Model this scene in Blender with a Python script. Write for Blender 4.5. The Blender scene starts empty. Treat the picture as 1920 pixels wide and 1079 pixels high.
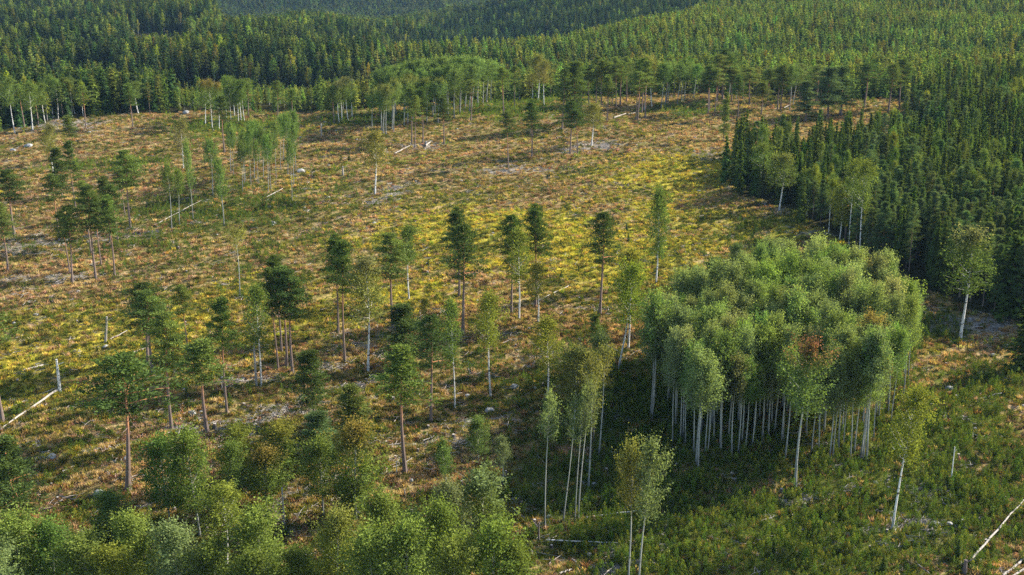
import bpy, math, random
import numpy as np
from mathutils import Vector

# ------------------------------------------------------------------ camera, world, sun
scene = bpy.context.scene
COL = scene.collection
CAM_H = 90.0
FPX = 2400.0                       # focal length in photo pixels (1920 wide)
PITCH = math.atan(745.0 / FPX)     # degrees below the horizon
cam_d = bpy.data.cameras.new("camera")
cam_d.sensor_width = 36.0
cam_d.lens = 36.0 * FPX / 1920.0
cam_d.clip_start = 1.0
cam_d.clip_end = 30000.0
cam = bpy.data.objects.new("camera", cam_d)
cam.location = (0, 0, CAM_H)
cam.rotation_euler = (math.pi / 2 - PITCH, 0, 0)
COL.objects.link(cam)
scene.camera = cam

SUN_DIR = Vector((0.88, 0.47, 0.0)).normalized()
SUN_EL = math.radians(27)
sv = Vector((SUN_DIR.x * math.cos(SUN_EL), SUN_DIR.y * math.cos(SUN_EL), math.sin(SUN_EL)))
world = bpy.data.worlds.new("World")
scene.world = world
world.use_nodes = True
wn = world.node_tree
bg = wn.nodes["Background"]
sky = wn.nodes.new("ShaderNodeTexSky")
sky.sky_type = 'NISHITA'
sky.sun_disc = False
sky.sun_elevation = SUN_EL
sky.sun_rotation = math.atan2(sv.x, sv.y)
wn.links.new(sky.outputs[0], bg.inputs[0])
bg.inputs[1].default_value = 0.12
sun_d = bpy.data.lights.new("sun", 'SUN')
sun_d.energy = 5.0
sun_d.angle = math.radians(0.55)
sun_d.color = (1.0, 0.925, 0.80)
sun = bpy.data.objects.new("sun", sun_d)
sun.rotation_euler = sv.to_track_quat('Z', 'Y').to_euler()
sun.location = (0, 0, 300)
COL.objects.link(sun)
scene.view_settings.view_transform = 'Standard'
scene.view_settings.look = 'None'
scene.view_settings.gamma = 1.0
scene.view_settings.exposure = 1.46
try:
    scene.cycles.max_bounces = 5
    scene.cycles.diffuse_bounces = 2
    scene.cycles.transmission_bounces = 3
    scene.cycles.volume_bounces = 0
    scene.cycles.use_adaptive_sampling = True
    scene.cycles.adaptive_threshold = 0.01
    scene.cycles.sample_clamp_direct = 4.0
    scene.cycles.sample_clamp_indirect = 3.0
    scene.cycles.use_denoising = False
except Exception:
    pass

RNG = np.random.default_rng(7)

# ------------------------------------------------------------------ noise and terrain
def _hash(ix, iy, seed):
    h = (ix.astype(np.int64) * 374761393 + iy.astype(np.int64) * 668265263 + seed * 1442695041) & 0xffffffff
    h = ((h ^ (h >> 13)) * 1274126177) & 0xffffffff
    h = h ^ (h >> 16)
    return (h & 0xffffff) / float(0xffffff)

def vnoise(x, y, seed=0):
    x = np.asarray(x, float); y = np.asarray(y, float)
    ix = np.floor(x); iy = np.floor(y)
    fx = x - ix; fy = y - iy
    fx = fx * fx * (3 - 2 * fx); fy = fy * fy * (3 - 2 * fy)
    a = _hash(ix, iy, seed); b = _hash(ix + 1, iy, seed)
    c = _hash(ix, iy + 1, seed); d = _hash(ix + 1, iy + 1, seed)
    return (a * (1 - fx) + b * fx) * (1 - fy) + (c * (1 - fx) + d * fx) * fy

def fbm(x, y, seed=0, octv=3):
    s = 0; amp = 0.5; t = 0
    for k in range(octv):
        s = s + amp * vnoise(x * 2 ** k, y * 2 ** k, seed + 31 * k); t += amp; amp *= 0.5
    return s / t

def sst(t):
    t = np.clip(t, 0, 1)
    return t * t * (3 - 2 * t)

FX, FY = 0.76, 0.65     # direction of the old furrows
def rows(x, y):
    u = x * FX + y * FY
    w = -x * FY + y * FX
    return u, w

def ZB(x, y):
    """large forms of the land"""
    x = np.asarray(x, float); y = np.asarray(y, float)
    z = (fbm(x / 60, y / 60, 5, 2) - 0.5) * 3.4 * sst((y - 60) / 60)
    left = 1 - sst((x + 80) / 190)
    z = z - 20 * left * sst((y - 552) / 120) - 8 * (1 - left) * sst((y - 610) / 200)
    z = z + 26 * sst((x - 110) / 500) * sst((y - 600) / 600)
    # crest of the hill on the right, valley behind it
    yc = np.interp(x, [-160, -79, -20, 35, 131, 400, 1500], [770, 790, 822, 858, 985, 1600, 3400])
    z = z - 58 * sst((y - yc) / 230) * sst((x + 200) / 130) * (1 - sst((y - 4000) / 500))
    far = sst((y - 640) / 120) * (1 - sst((y - 1800) / 200))
    z = z + far * left * 9.0 * np.sin((y - .35 * x) * 2 * math.pi / 205 + 1.0 + 1.6 * np.sin(x / 140)) + far * (fbm(x / 120, y / 120, 8, 2) - .5) * 16
    # the hillside beyond
    z = z - 10 * left * sst((y - 700) / 700)
    lift = 1 - 1.12 * np.exp(-((x + 230) / 240.0) ** 4)
    z = z + 34 * lift * sst((y - 1250) / 450) * (1 - sst((y - 1750) / 400))
    z = z - (60 + 0 * x) * sst((y - 1760) / 450)
    z = z + 120 * sst((y - 2500) / 2600)
    # a valley opens between the hills and shows the distant hill
    u = x / np.maximum(y, 1.0)
    w = sst((u + .262) / .05) * (1 - sst((u + .062) / .05))
    cap = 90 - .0905 * y - 19 + 7 * (fbm(x / 70, y / 70, 13, 2) - .5) - 4 * np.cos(u * 60)
    cap = cap + 400 * (1 - w) * (1 - w) + 260 * sst((y - 2250) / 1100) + 300 * (1 - sst((y - 850) / 200))
    return np.minimum(z, cap)

def Z(x, y):
    z = ZB(x, y)
    x = np.asarray(x, float); y = np.asarray(y, float)
    near = 1 - sst((y - 560) / 100)
    u, w = rows(x, y)
    wob = (fbm(x / 14, y / 14, 11, 2) - .5) * 6
    z = z + near * 0.20 * np.sin((w + wob) * 2 * math.pi / 3.4) * (0.25 + vnoise(u / 9, w / 7, 3))
    z = z + near * (fbm(x / 2.6, y / 2.6, 21, 3) - .5) * 0.9
    z = z + near * (fbm(x / 11, y / 11, 22, 2) - .5) * 1.6
    return z

CP, SP = math.cos(PITCH), math.sin(PITCH)
def project(x, y, z):
    """world -> photo pixel"""
    dz = z - CAM_H
    depth = y * CP - dz * SP
    up = y * SP + dz * CP
    return 960 + FPX * x / depth, 539.5 - FPX * up / depth, depth

def hit(px, py):
    """photo pixel -> point of the ground"""
    a = (px - 960) / FPX; v = (539.5 - py) / FPX
    dx, dy, dz = a, CP + v * SP, -SP + v * CP
    t = np.linspace(90, 3600, 9000)
    g = CAM_H + dz * t - Z(dx * t, dy * t)
    k = np.argmax(g < 0)
    if g[k] >= 0: return dx * 3600, dy * 3600
    t0, t1 = t[k - 1], t[k]
    for _ in range(20):
        m = (t0 + t1) / 2
        if CAM_H + dz * m - float(Z(dx * m, dy * m)) < 0: t1 = m
        else: t0 = m
    return dx * t1, dy * t1

def height_at(y, py, z0):
    v = (539.5 - py) / FPX
    return CAM_H + y * (-SP + v * CP) / (CP + v * SP) - z0

# ------------------------------------------------------------------ materials
def nt_new(name):
    m = bpy.data.materials.new(name); m.use_nodes = True
    nt = m.node_tree; nt.nodes.clear()
    return m, nt

def N(nt, t, **kw):
    n = nt.nodes.new(t)
    for k, v in kw.items(): setattr(n, k, v)
    return n

def ramp(nt, fac, stops, interp='LINEAR'):
    r = N(nt, 'ShaderNodeValToRGB'); r.color_ramp.interpolation = interp
    e = r.color_ramp.elements
    e[0].position = stops[0][0]; e[0].color = (*stops[0][1], 1)
    e[1].position = stops[1][0]; e[1].color = (*stops[1][1], 1)
    for p, c in stops[2:]:
        q = e.new(p); q.color = (*c, 1)
    nt.links.new(fac, r.inputs[0])
    return r.outputs[0]

def math_n(nt, op, a, b=None, clamp=False):
    n = N(nt, 'ShaderNodeMath', operation=op); n.use_clamp = clamp
    for i, s in enumerate((a, b)):
        if s is None: continue
        if isinstance(s, (int, float)): n.inputs[i].default_value = s
        else: nt.links.new(s, n.inputs[i])
    return n.outputs[0]

def mixc(nt, fac, a, b, mode='MIX'):
    n = N(nt, 'ShaderNodeMix', data_type='RGBA', blend_type=mode)
    for i, s in ((0, fac), (6, a), (7, b)):
        if isinstance(s, (int, float)): n.inputs[i].default_value = s
        elif isinstance(s, tuple): n.inputs[i].default_value = (*s, 1)
        else: nt.links.new(s, n.inputs[i])
    return n.outputs[2]

def mat_leaf(name, translucent=0.34, gloss=0.0):
    m, nt = nt_new(name)
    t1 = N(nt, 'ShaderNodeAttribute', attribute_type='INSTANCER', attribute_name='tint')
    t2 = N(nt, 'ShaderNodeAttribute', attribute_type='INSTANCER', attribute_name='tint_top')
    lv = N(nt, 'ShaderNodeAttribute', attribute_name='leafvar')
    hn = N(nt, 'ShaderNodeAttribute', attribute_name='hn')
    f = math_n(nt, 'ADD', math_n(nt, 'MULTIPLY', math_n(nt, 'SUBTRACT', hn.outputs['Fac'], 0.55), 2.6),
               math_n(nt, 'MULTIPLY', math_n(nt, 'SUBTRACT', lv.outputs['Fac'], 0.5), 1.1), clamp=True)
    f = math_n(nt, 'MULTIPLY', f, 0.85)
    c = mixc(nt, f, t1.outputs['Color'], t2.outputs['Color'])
    k = math_n(nt, 'ADD', math_n(nt, 'MULTIPLY', lv.outputs['Fac'], 0.9), 0.55)
    c = mixc(nt, 1.0, c, k, 'MULTIPLY')
    d = N(nt, 'ShaderNodeBsdfDiffuse'); nt.links.new(c, d.inputs[0])
    tr = N(nt, 'ShaderNodeBsdfTranslucent')
    nt.links.new(mixc(nt, 1.0, c, (1.25, 1.25, 0.6), 'MULTIPLY'), tr.inputs[0])
    mx = N(nt, 'ShaderNodeMixShader'); mx.inputs[0].default_value = translucent
    nt.links.new(d.outputs[0], mx.inputs[1]); nt.links.new(tr.outputs[0], mx.inputs[2])
    o = N(nt, 'ShaderNodeOutputMaterial'); nt.links.new(mx.outputs[0], o.inputs[0])
    return m

def mat_bark(name, stops, streak=None, scale=(3, 3, 0.6), rough=0.9):
    """bark colour follows the height on the stem (attribute hn), broken by noise"""
    m, nt = nt_new(name)
    hn = N(nt, 'ShaderNodeAttribute', attribute_name='hn')
    tc = N(nt, 'ShaderNodeTexCoord')
    mp = N(nt, 'ShaderNodeMapping'); mp.inputs['Scale'].default_value = scale
    nt.links.new(tc.outputs['Object'], mp.inputs[0])
    no = N(nt, 'ShaderNodeTexNoise'); no.inputs['Scale'].default_value = 1.0; no.inputs['Detail'].default_value = 3
    nt.links.new(mp.outputs[0], no.inputs['Vector'])
    f = math_n(nt, 'ADD', hn.outputs['Fac'], math_n(nt, 'MULTIPLY', math_n(nt, 'SUBTRACT', no.outputs[0], 0.5), 0.35))
    c = ramp(nt, f, stops)
    k = math_n(nt, 'ADD', math_n(nt, 'MULTIPLY', no.outputs[0], 0.9), 0.55)
    c = mixc(nt, 1.0, c, k, 'MULTIPLY')
    if streak:
        mp2 = N(nt, 'ShaderNodeMapping'); mp2.inputs['Scale'].default_value = streak[0]
        nt.links.new(tc.outputs['Object'], mp2.inputs[0])
        n2 = N(nt, 'ShaderNodeTexNoise'); n2.inputs['Scale'].default_value = 1.0; n2.inputs['Detail'].default_value = 1
        nt.links.new(mp2.outputs[0], n2.inputs['Vector'])
        s = ramp(nt, n2.outputs[0], [(streak[1], (0, 0, 0)), (streak[1] + 0.06, (1, 1, 1))])
        c = mixc(nt, s, c, streak[2])
    b = N(nt, 'ShaderNodeBsdfPrincipled'); b.inputs['Roughness'].default_value = rough
    b.inputs['Specular IOR Level'].default_value = 0.2
    nt.links.new(c, b.inputs['Base Color'])
    o = N(nt, 'ShaderNodeOutputMaterial'); nt.links.new(b.outputs[0], o.inputs[0])
    return m

M_NEEDLE = mat_leaf("conifer_needles", 0.28)
M_LEAF = mat_leaf("broad_leaves", 0.38)
M_GRASS = mat_leaf("field_plants", 0.30)
M_PINE = mat_bark("pine_bark", [(0.0, (0.17, 0.13, 0.11)), (0.36, (0.21, 0.145, 0.115)), (0.55, (0.34, 0.16, 0.08)), (1.0, (0.42, 0.18, 0.07))])
M_SPRUCE = mat_bark("spruce_bark", [(0.0, (0.13, 0.11, 0.10)), (1.0, (0.17, 0.13, 0.11))])
M_BIRCH = mat_bark("birch_bark", [(0.0, (0.30, 0.28, 0.26)), (0.08, (0.66, 0.64, 0.60)), (0.8, (0.62, 0.60, 0.55)), (1.0, (0.25, 0.2, 0.17))],
                   streak=((2.2, 2.2, 3.4), 0.60, (0.07, 0.065, 0.06)))
M_ASPEN = mat_bark("aspen_bark", [(0.0, (0.17, 0.17, 0.16)), (0.25, (0.30, 0.31, 0.28)), (0.7, (0.42, 0.41, 0.34)), (1.0, (0.30, 0.28, 0.22))],
                   streak=((1.5, 1.5, 2.0), 0.66, (0.12, 0.11, 0.10)))
M_DEAD = mat_bark("weathered_wood", [(0.0, (0.24, 0.22, 0.20)), (1.0, (0.44, 0.39, 0.33))], streak=((2, 2, 1.2), 0.66, (0.16, 0.13, 0.11)))
M_STICK = mat_bark("dry_brushwood", [(0.0, (0.30, 0.26, 0.23)), (1.0, (0.40, 0.365, 0.33))])

def mat_rock():
    m, nt = nt_new("granite")
    tc = N(nt, 'ShaderNodeTexCoord')
    no = N(nt, 'ShaderNodeTexNoise'); no.inputs['Scale'].default_value = 2.2; no.inputs['Detail'].default_value = 5
    nt.links.new(tc.outputs['Object'], no.inputs['Vector'])
    c = ramp(nt, no.outputs[0], [(0.33, (0.10, 0.11, 0.08)), (0.5, (0.26, 0.255, 0.24)), (0.75, (0.42, 0.41, 0.39))])
    b = N(nt, 'ShaderNodeBsdfPrincipled'); b.inputs['Roughness'].default_value = 0.9
    nt.links.new(c, b.inputs['Base Color'])
    o = N(nt, 'ShaderNodeOutputMaterial'); nt.links.new(b.outputs[0], o.inputs[0])
    return m
M_ROCK = mat_rock()

def mat_ground():
    m, nt = nt_new("clearing_ground")
    geo = N(nt, 'ShaderNodeNewGeometry')
    zn = N(nt, 'ShaderNodeAttribute', attribute_name='zone')
    zf = N(nt, 'ShaderNodeAttribute', attribute_name='wood')
    sep = N(nt, 'ShaderNodeSeparateColor'); nt.links.new(zn.outputs['Color'], sep.inputs[0])
    mp = N(nt, 'ShaderNodeMapping'); mp.vector_type = 'TEXTURE'
    mp.inputs['Rotation'].default_value = (0, 0, math.atan2(FY, FX)); mp.inputs['Scale'].default_value = (4.6, 1, 1)
    nt.links.new(geo.outputs['Position'], mp.inputs[0])
    def noise(scale, detail=3, src=None):
        n = N(nt, 'ShaderNodeTexNoise'); n.inputs['Scale'].default_value = scale; n.inputs['Detail'].default_value = detail
        nt.links.new(src or geo.outputs['Position'], n.inputs['Vector']); return n.outputs[0]
    nA = noise(0.62, 5, mp.outputs[0]); nB = noise(1.7, 4); mp3 = N(nt, 'ShaderNodeMapping'); mp3.vector_type = 'TEXTURE'
    mp3.inputs['Rotation'].default_value = (0, 0, math.atan2(FY, FX)); mp3.inputs['Scale'].default_value = (5.5, 1, 1)
    nt.links.new(geo.outputs['Position'], mp3.inputs[0])
    nC = noise(0.16, 4, mp3.outputs[0]); nD = noise(0.7, 5, mp.outputs[0])
    base = ramp(nt, nA, [(0.34, (0.03, 0.026, 0.012)), (0.42, (0.11, 0.080, 0.03)), (0.5, (0.23, 0.170, 0.070)),
                         (0.58, (0.33, 0.235, 0.12)), (0.72, (0.26, 0.155, 0.09))])  # dark low end gives streaks along the furrows, shadow painted into the colour
    green = ramp(nt, nD, [(0.3, (0.02, 0.026, 0.008)), (0.5, (0.07, 0.085, 0.018)), (0.7, (0.13, 0.14, 0.03))])
    yel = ramp(nt, nD, [(0.3, (0.07, 0.055, 0.012)), (0.46, (0.26, 0.22, 0.03)), (0.7, (0.42, 0.36, 0.05))])
    deb = ramp(nt, nB, [(0.35, (0.10, 0.085, 0.07)), (0.55, (0.20, 0.18, 0.155)), (0.7, (0.31, 0.285, 0.26))])
    org = ramp(nt, nB, [(0.35, (0.10, 0.045, 0.015)), (0.55, (0.26, 0.135, 0.04)), (0.7, (0.34, 0.21, 0.07))])
    def thr(w, n, k=2.6):
        return math_n(nt, 'MULTIPLY', math_n(nt, 'SUBTRACT', math_n(nt, 'ADD', w, math_n(nt, 'MULTIPLY', n, 1.3)), 1.0), k, clamp=True)
    moss = ramp(nt, nB, [(0.3, (0.045, 0.04, 0.012)), (0.5, (0.15, 0.13, 0.03)), (0.7, (0.24, 0.20, 0.045))])
    c = mixc(nt, thr(0.40, nC, 5.0), base, moss)  # mossy patches drawn into dark bands that also stand in for shadow streaks
    c = mixc(nt, thr(0.38, nB, 3.0), c, green)
    c = mixc(nt, thr(sep.outputs[1], nD), c, yel)
    c = mixc(nt, thr(zn.outputs['Alpha'], nA), c, org)
    c = mixc(nt, thr(sep.outputs[0], nD), c, green)
    c = mixc(nt, thr(sep.outputs[2], nB), c, deb)
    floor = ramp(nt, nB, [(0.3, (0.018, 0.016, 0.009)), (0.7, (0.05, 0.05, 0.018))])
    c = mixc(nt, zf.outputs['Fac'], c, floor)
    bmp = N(nt, 'ShaderNodeBump'); bmp.inputs['Strength'].default_value = 0.9; bmp.inputs['Distance'].default_value = 0.35
    nt.links.new(nB, bmp.inputs['Height'])
    b = N(nt, 'ShaderNodeBsdfDiffuse'); nt.links.new(c, b.inputs[0]); nt.links.new(bmp.outputs[0], b.inputs['Normal'])
    o = N(nt, 'ShaderNodeOutputMaterial'); nt.links.new(b.outputs[0], o.inputs[0])
    return m
M_GROUND = mat_ground()

# ------------------------------------------------------------------ mesh helpers
def make_mesh(name, V, Fs, mats, mat_idx=None, attrs=None, smooth=False):
    """V: n x 3; Fs: list of (k x m) int arrays of faces, each with m corners"""
    me = bpy.data.meshes.new(name)
    me.vertices.add(len(V)); me.vertices.foreach_set('co', np.asarray(V, np.float32).ravel())
    loops = np.concatenate([f.ravel() for f in Fs]).astype(np.int32)
    counts = np.concatenate([np.full(len(f), f.shape[1]) for f in Fs]).astype(np.int32)
    starts = np.concatenate([[0], np.cumsum(counts)[:-1]]).astype(np.int32)
    me.loops.add(len(loops)); me.loops.foreach_set('vertex_index', loops)
    me.polygons.add(len(counts)); me.polygons.foreach_set('loop_start', starts)
    me.polygons.foreach_set('loop_total', counts)
    for m in mats: me.materials.append(m)
    if mat_idx is not None: me.polygons.foreach_set('material_index', np.asarray(mat_idx, np.int32))
    me.polygons.foreach_set('use_smooth', np.full(len(counts), smooth))
    for k, a in (attrs or {}).items():
        a = np.asarray(a, np.float32)
        if a.ndim == 1:
            at = me.attributes.new(k, 'FLOAT', 'POINT'); at.data.foreach_set('value', a)
        else:
            at = me.attributes.new(k, 'FLOAT_COLOR', 'POINT'); at.data.foreach_set('color', a.ravel())
    me.update(calc_edges=True)
    return me

class Geo:
    """collects tubes and leaves; builds one mesh"""
    def __init__(s):
        s.V = []; s.F = []; s.n = 0; s.hn = []; s.lv = []; s.mi = []
    def add(s, V, F, hn, lv, mi=0):
        s.V.append(V); s.F.append(F + s.n); s.n += len(V)
        s.hn.append(hn); s.lv.append(lv); s.mi.append(np.full(len(F), mi))
    def tube(s, P, R, sides=6, hn=None, mi=0, cap=True):
        P = np.asarray(P, float); R = np.asarray(R, float); n = len(P)
        d = np.gradient(P, axis=0); d /= np.linalg.norm(d, axis=1)[:, None] + 1e-9
        ref = np.array([1.0, 0, 0]) if abs(d[0, 0]) < 0.8 else np.array([0, 1.0, 0])
        a = np.cross(d, ref); a /= np.linalg.norm(a, axis=1)[:, None] + 1e-9
        b = np.cross(d, a)
        th = np.arange(sides) * 2 * math.pi / sides
        V = P[:, None, :] + R[:, None, None] * (np.cos(th)[None, :, None] * a[:, None, :] + np.sin(th)[None, :, None] * b[:, None, :])
        V = V.reshape(-1, 3)
        i = np.arange(n - 1)[:, None] * sides; j = np.arange(sides)[None, :]; k = (j + 1) % sides
        F = np.stack([i + j, i + k, i + sides + k, i + sides + j], -1).reshape(-1, 4)
        h = np.repeat(np.zeros(n) if hn is None else np.asarray(hn, float), sides)
        s.add(V, F, h, np.full(len(V), .5), mi)
        if cap:
            c = np.stack([V[-sides:].mean(0), V[:sides].mean(0)])
            top = (n - 1) * sides
            F2 = np.concatenate([np.stack([top + np.arange(sides), top + (np.arange(sides) + 1) % sides, np.full(sides, len(V)), np.full(sides, len(V))], -1)])
            # closing triangles written as narrow quads
            VV = np.concatenate([V[-sides:], c[:1]])
            q = np.arange(0, sides - 1, 2)
            F3 = np.stack([q, q + 1, (q + 2) % sides, np.full(len(q), sides)], -1)
            s.add(VV, F3, np.full(len(VV), h[-1]), np.full(len(VV), .5), mi)
    def leaves(s, C, A, B, L, W, hn, lv, mi=0):
        """diamonds: centre C, long axis A, cross axis B"""
        a = A * (L / 2)[:, None]; b = B * (W / 2)[:, None]
        V = np.stack([C - a, C + b - a * .1, C + a, C - b - a * .1], 1).reshape(-1, 3)
        F = np.arange(len(C) * 4).reshape(-1, 4)
        s.add(V, F, np.repeat(hn, 4), np.repeat(lv, 4), mi)
    def mesh(s, name, mats):
        return make_mesh(name, np.concatenate(s.V), [np.concatenate(s.F)], mats, np.concatenate(s.mi),
                         {'hn': np.concatenate(s.hn), 'leafvar': np.concatenate(s.lv)})

def unit(v):
    return v / (np.linalg.norm(v, axis=-1, keepdims=True) + 1e-9)

def rand_leaves(g, r, C, dirs, L, hnv, lvar, spread=1.0, mi=0, wr=0.62, face=None, fj=0.45):
    n = len(C)
    A = unit(dirs + r.normal(0, spread, (n, 3)))
    nrm = unit(r.normal(0, 1, (n, 3))) if face is None else unit(unit(face) + r.normal(0, fj, (n, 3)))
    B = unit(np.cross(A, nrm))
    l = L * r.uniform(0.65, 1.35, n)
    g.leaves(C, A, B, l, l * wr, hnv, lvar, mi)

def stem(g, r, H, rad, bend=0.02, mi=0, sides=7, top=0.10, seg=11, hmax=1.0, lean=0.0):
    t = np.linspace(0, hmax, seg)
    ph = r.uniform(0, 6.28, 2)
    bx = bend * H * (np.sin(t * 4 + ph[0]) - math.sin(ph[0])) + lean * H * t ** 1.3
    by = bend * H * (np.sin(t * 3.4 + ph[1]) - math.sin(ph[1]))
    P = np.stack([bx, by, t * H], 1); P[0, 2] = -0.5
    R = rad * (1 - (1 - top) * (t / hmax) ** 0.9); R[0] *= 1.7
    P = np.insert(P, 1, [P[0, 0] * .7 + P[1, 0] * .3, P[0, 1] * .7 + P[1, 1] * .3, 0.45], 0); R = np.insert(R, 1, rad * 1.15); t = np.insert(t, 1, 0.02)
    g.tube(P, R, sides, t / hmax, mi)
    return lambda q: np.array([np.interp(q, t, P[:, 0]), np.interp(q, t, P[:, 1]), q * H])

def limb(g, p0, p1, r0, sag=0.0, hn=0.8, mi=0, sides=4, seg=4):
    t = np.linspace(0, 1, seg)[:, None]
    P = p0 + (p1 - p0) * t; P[:, 2] += sag * (t[:, 0] * (1 - t[:, 0])) * 4
    g.tube(P, r0 * (1 - 0.75 * t[:, 0]), sides, np.full(seg, hn), mi, cap=False)

# ------------------------------------------------------------------ the kinds of trees (metres, height 18 unless said)
def gen_pine(seed, cb=0.5, width=2.5, nb=34, per=80, leaf=0.31, H=18.0, shape=0, gappy=0.0, rad=0.2):
    r = np.random.default_rng(seed); T = Geo(); C = Geo()
    at = stem(T, r, H, rad, 0.008, hmax=0.985)
    for k in range(nb):
        q = cb + (0.985 - cb) * (k + r.uniform(0, 1)) / nb
        s = (q - cb) / (1 - cb)
        prof = (np.sin(math.pi * min(1, (s + .22) / 1.22) ** 0.8) ** 0.7 if shape == 0 else (1 - s) ** 0.75 * 1.05 + 0.12)
        if gappy and r.uniform() < gappy * (1 - s): continue
        Lb = width * max(0.18, prof) * r.uniform(0.6, 1.18)
        az = k * 2.4 + r.normal(0, .5)
        el = -0.15 + 0.95 * s + r.normal(0, .12)
        d = np.array([math.cos(az) * math.cos(el), math.sin(az) * math.cos(el), math.sin(el)])
        p0 = at(q - 0.02); p1 = p0 + d * Lb
        limb(T, p0, p1, 0.035 + 0.05 * (1 - s), 0.05 * Lb, 0.8)
        nc = max(1, int(round(Lb / 0.75)))
        for j in range(nc):
            w = (j + 0.75) / nc
            pc = p0 + (p1 - p0) * w + r.normal(0, .16, 3) + np.array([0, 0, 0.12])
            side = np.cross(d, [0, 0, 1]); pc = pc + side * r.normal(0, 0.28 * Lb * w)
            n = int(per * (1.75 if leaf < .5 else 1) * r.uniform(.6, 1.3) / max(1, nc) * 2.1)
            off = r.normal(0, 1, (n, 3)) * np.array([0.46, 0.46, 0.17]) * (0.7 + 0.25 * Lb / width)
            dirs = unit(off * [1, 1, .5] + [0, 0, 0.35] + d * .5)
            lv = np.clip(r.uniform(0.15, .85) + r.normal(0, .17, n), 0, 1)
            rand_leaves(C, r, pc + off, dirs, leaf, np.full(n, s), lv, 0.45, wr=0.42, face=off * [1, 1, 2.2] + [0, 0, .45] + d * .5)
    # a few dead twigs under the crown
    for k in range(5):
        q = cb - r.uniform(0.01, 0.16); az = r.uniform(0, 6.28)
        p0 = at(q); p1 = p0 + np.array([math.cos(az), math.sin(az), r.uniform(-.3, .15)]) * r.uniform(.5, 1.5)
        limb(T, p0, p1, 0.03, 0, 0.2)
    return T, C

def gen_spruce(seed, H=16.0, width=1.9, cb=0.06, whorl=26, per=7, leaf=0.75, lod=0, pw=0.82):
    r = np.random.default_rng(seed); T = Geo(); C = Geo()
    stem(T, r, H, 0.17, 0.003, hmax=0.97, sides=5, seg=5)
    for k in range(whorl):
        s = (k + r.uniform(-.3, .3)) / whorl; s = min(max(s, 0), 0.995)
        q = cb + (1 - cb) * s
        R = width * ((1 - s) ** pw) * r.uniform(.8, 1.15) + 0.10
        nb = per if lod == 0 else max(3, per - 3)
        for b in range(nb):
            az = r.uniform(0, 6.28); Lb = R * r.uniform(.65, 1.2)
            el = -0.35 + 0.9 * s + r.normal(0, .08)
            d = np.array([math.cos(az) * math.cos(el), math.sin(az) * math.cos(el), math.sin(el)])
            m = max(1, int(math.ceil(Lb / (leaf * 0.62))))
            w = (np.arange(m) + 0.6) / m
            Cc = np.array([0, 0, q * H]) + d * Lb * w[:, None] + r.normal(0, .06, (m, 3))
            Cc[:, 2] -= 0.12 * Lb * w ** 2
            Cc = np.repeat(Cc, 2, 0) + r.normal(0, 0.08, (2 * m, 3)) * (1 + Lb)
            dirs = np.tile(unit(d + [0, 0, -0.35]), (2 * m, 1))
            lv = np.clip(r.uniform(.2, .8) + r.normal(0, .15, 2 * m), 0, 1)
            rand_leaves(C, r, Cc, dirs, leaf, np.full(2 * m, s), lv, 0.35, wr=0.6, face=np.tile(d * [1, 1, 0] + [0, 0, .55], (2 * m, 1)), fj=.35)
    n = 6
    rand_leaves(C, r, np.array([0, 0, H * .985]) + r.normal(0, .07, (n, 3)) * [1, 1, 3], np.tile([0, 0, 1.0], (n, 1)), leaf * .8, np.ones(n), r.uniform(.3, .8, n), .2, wr=.3)
    return T, C

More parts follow.
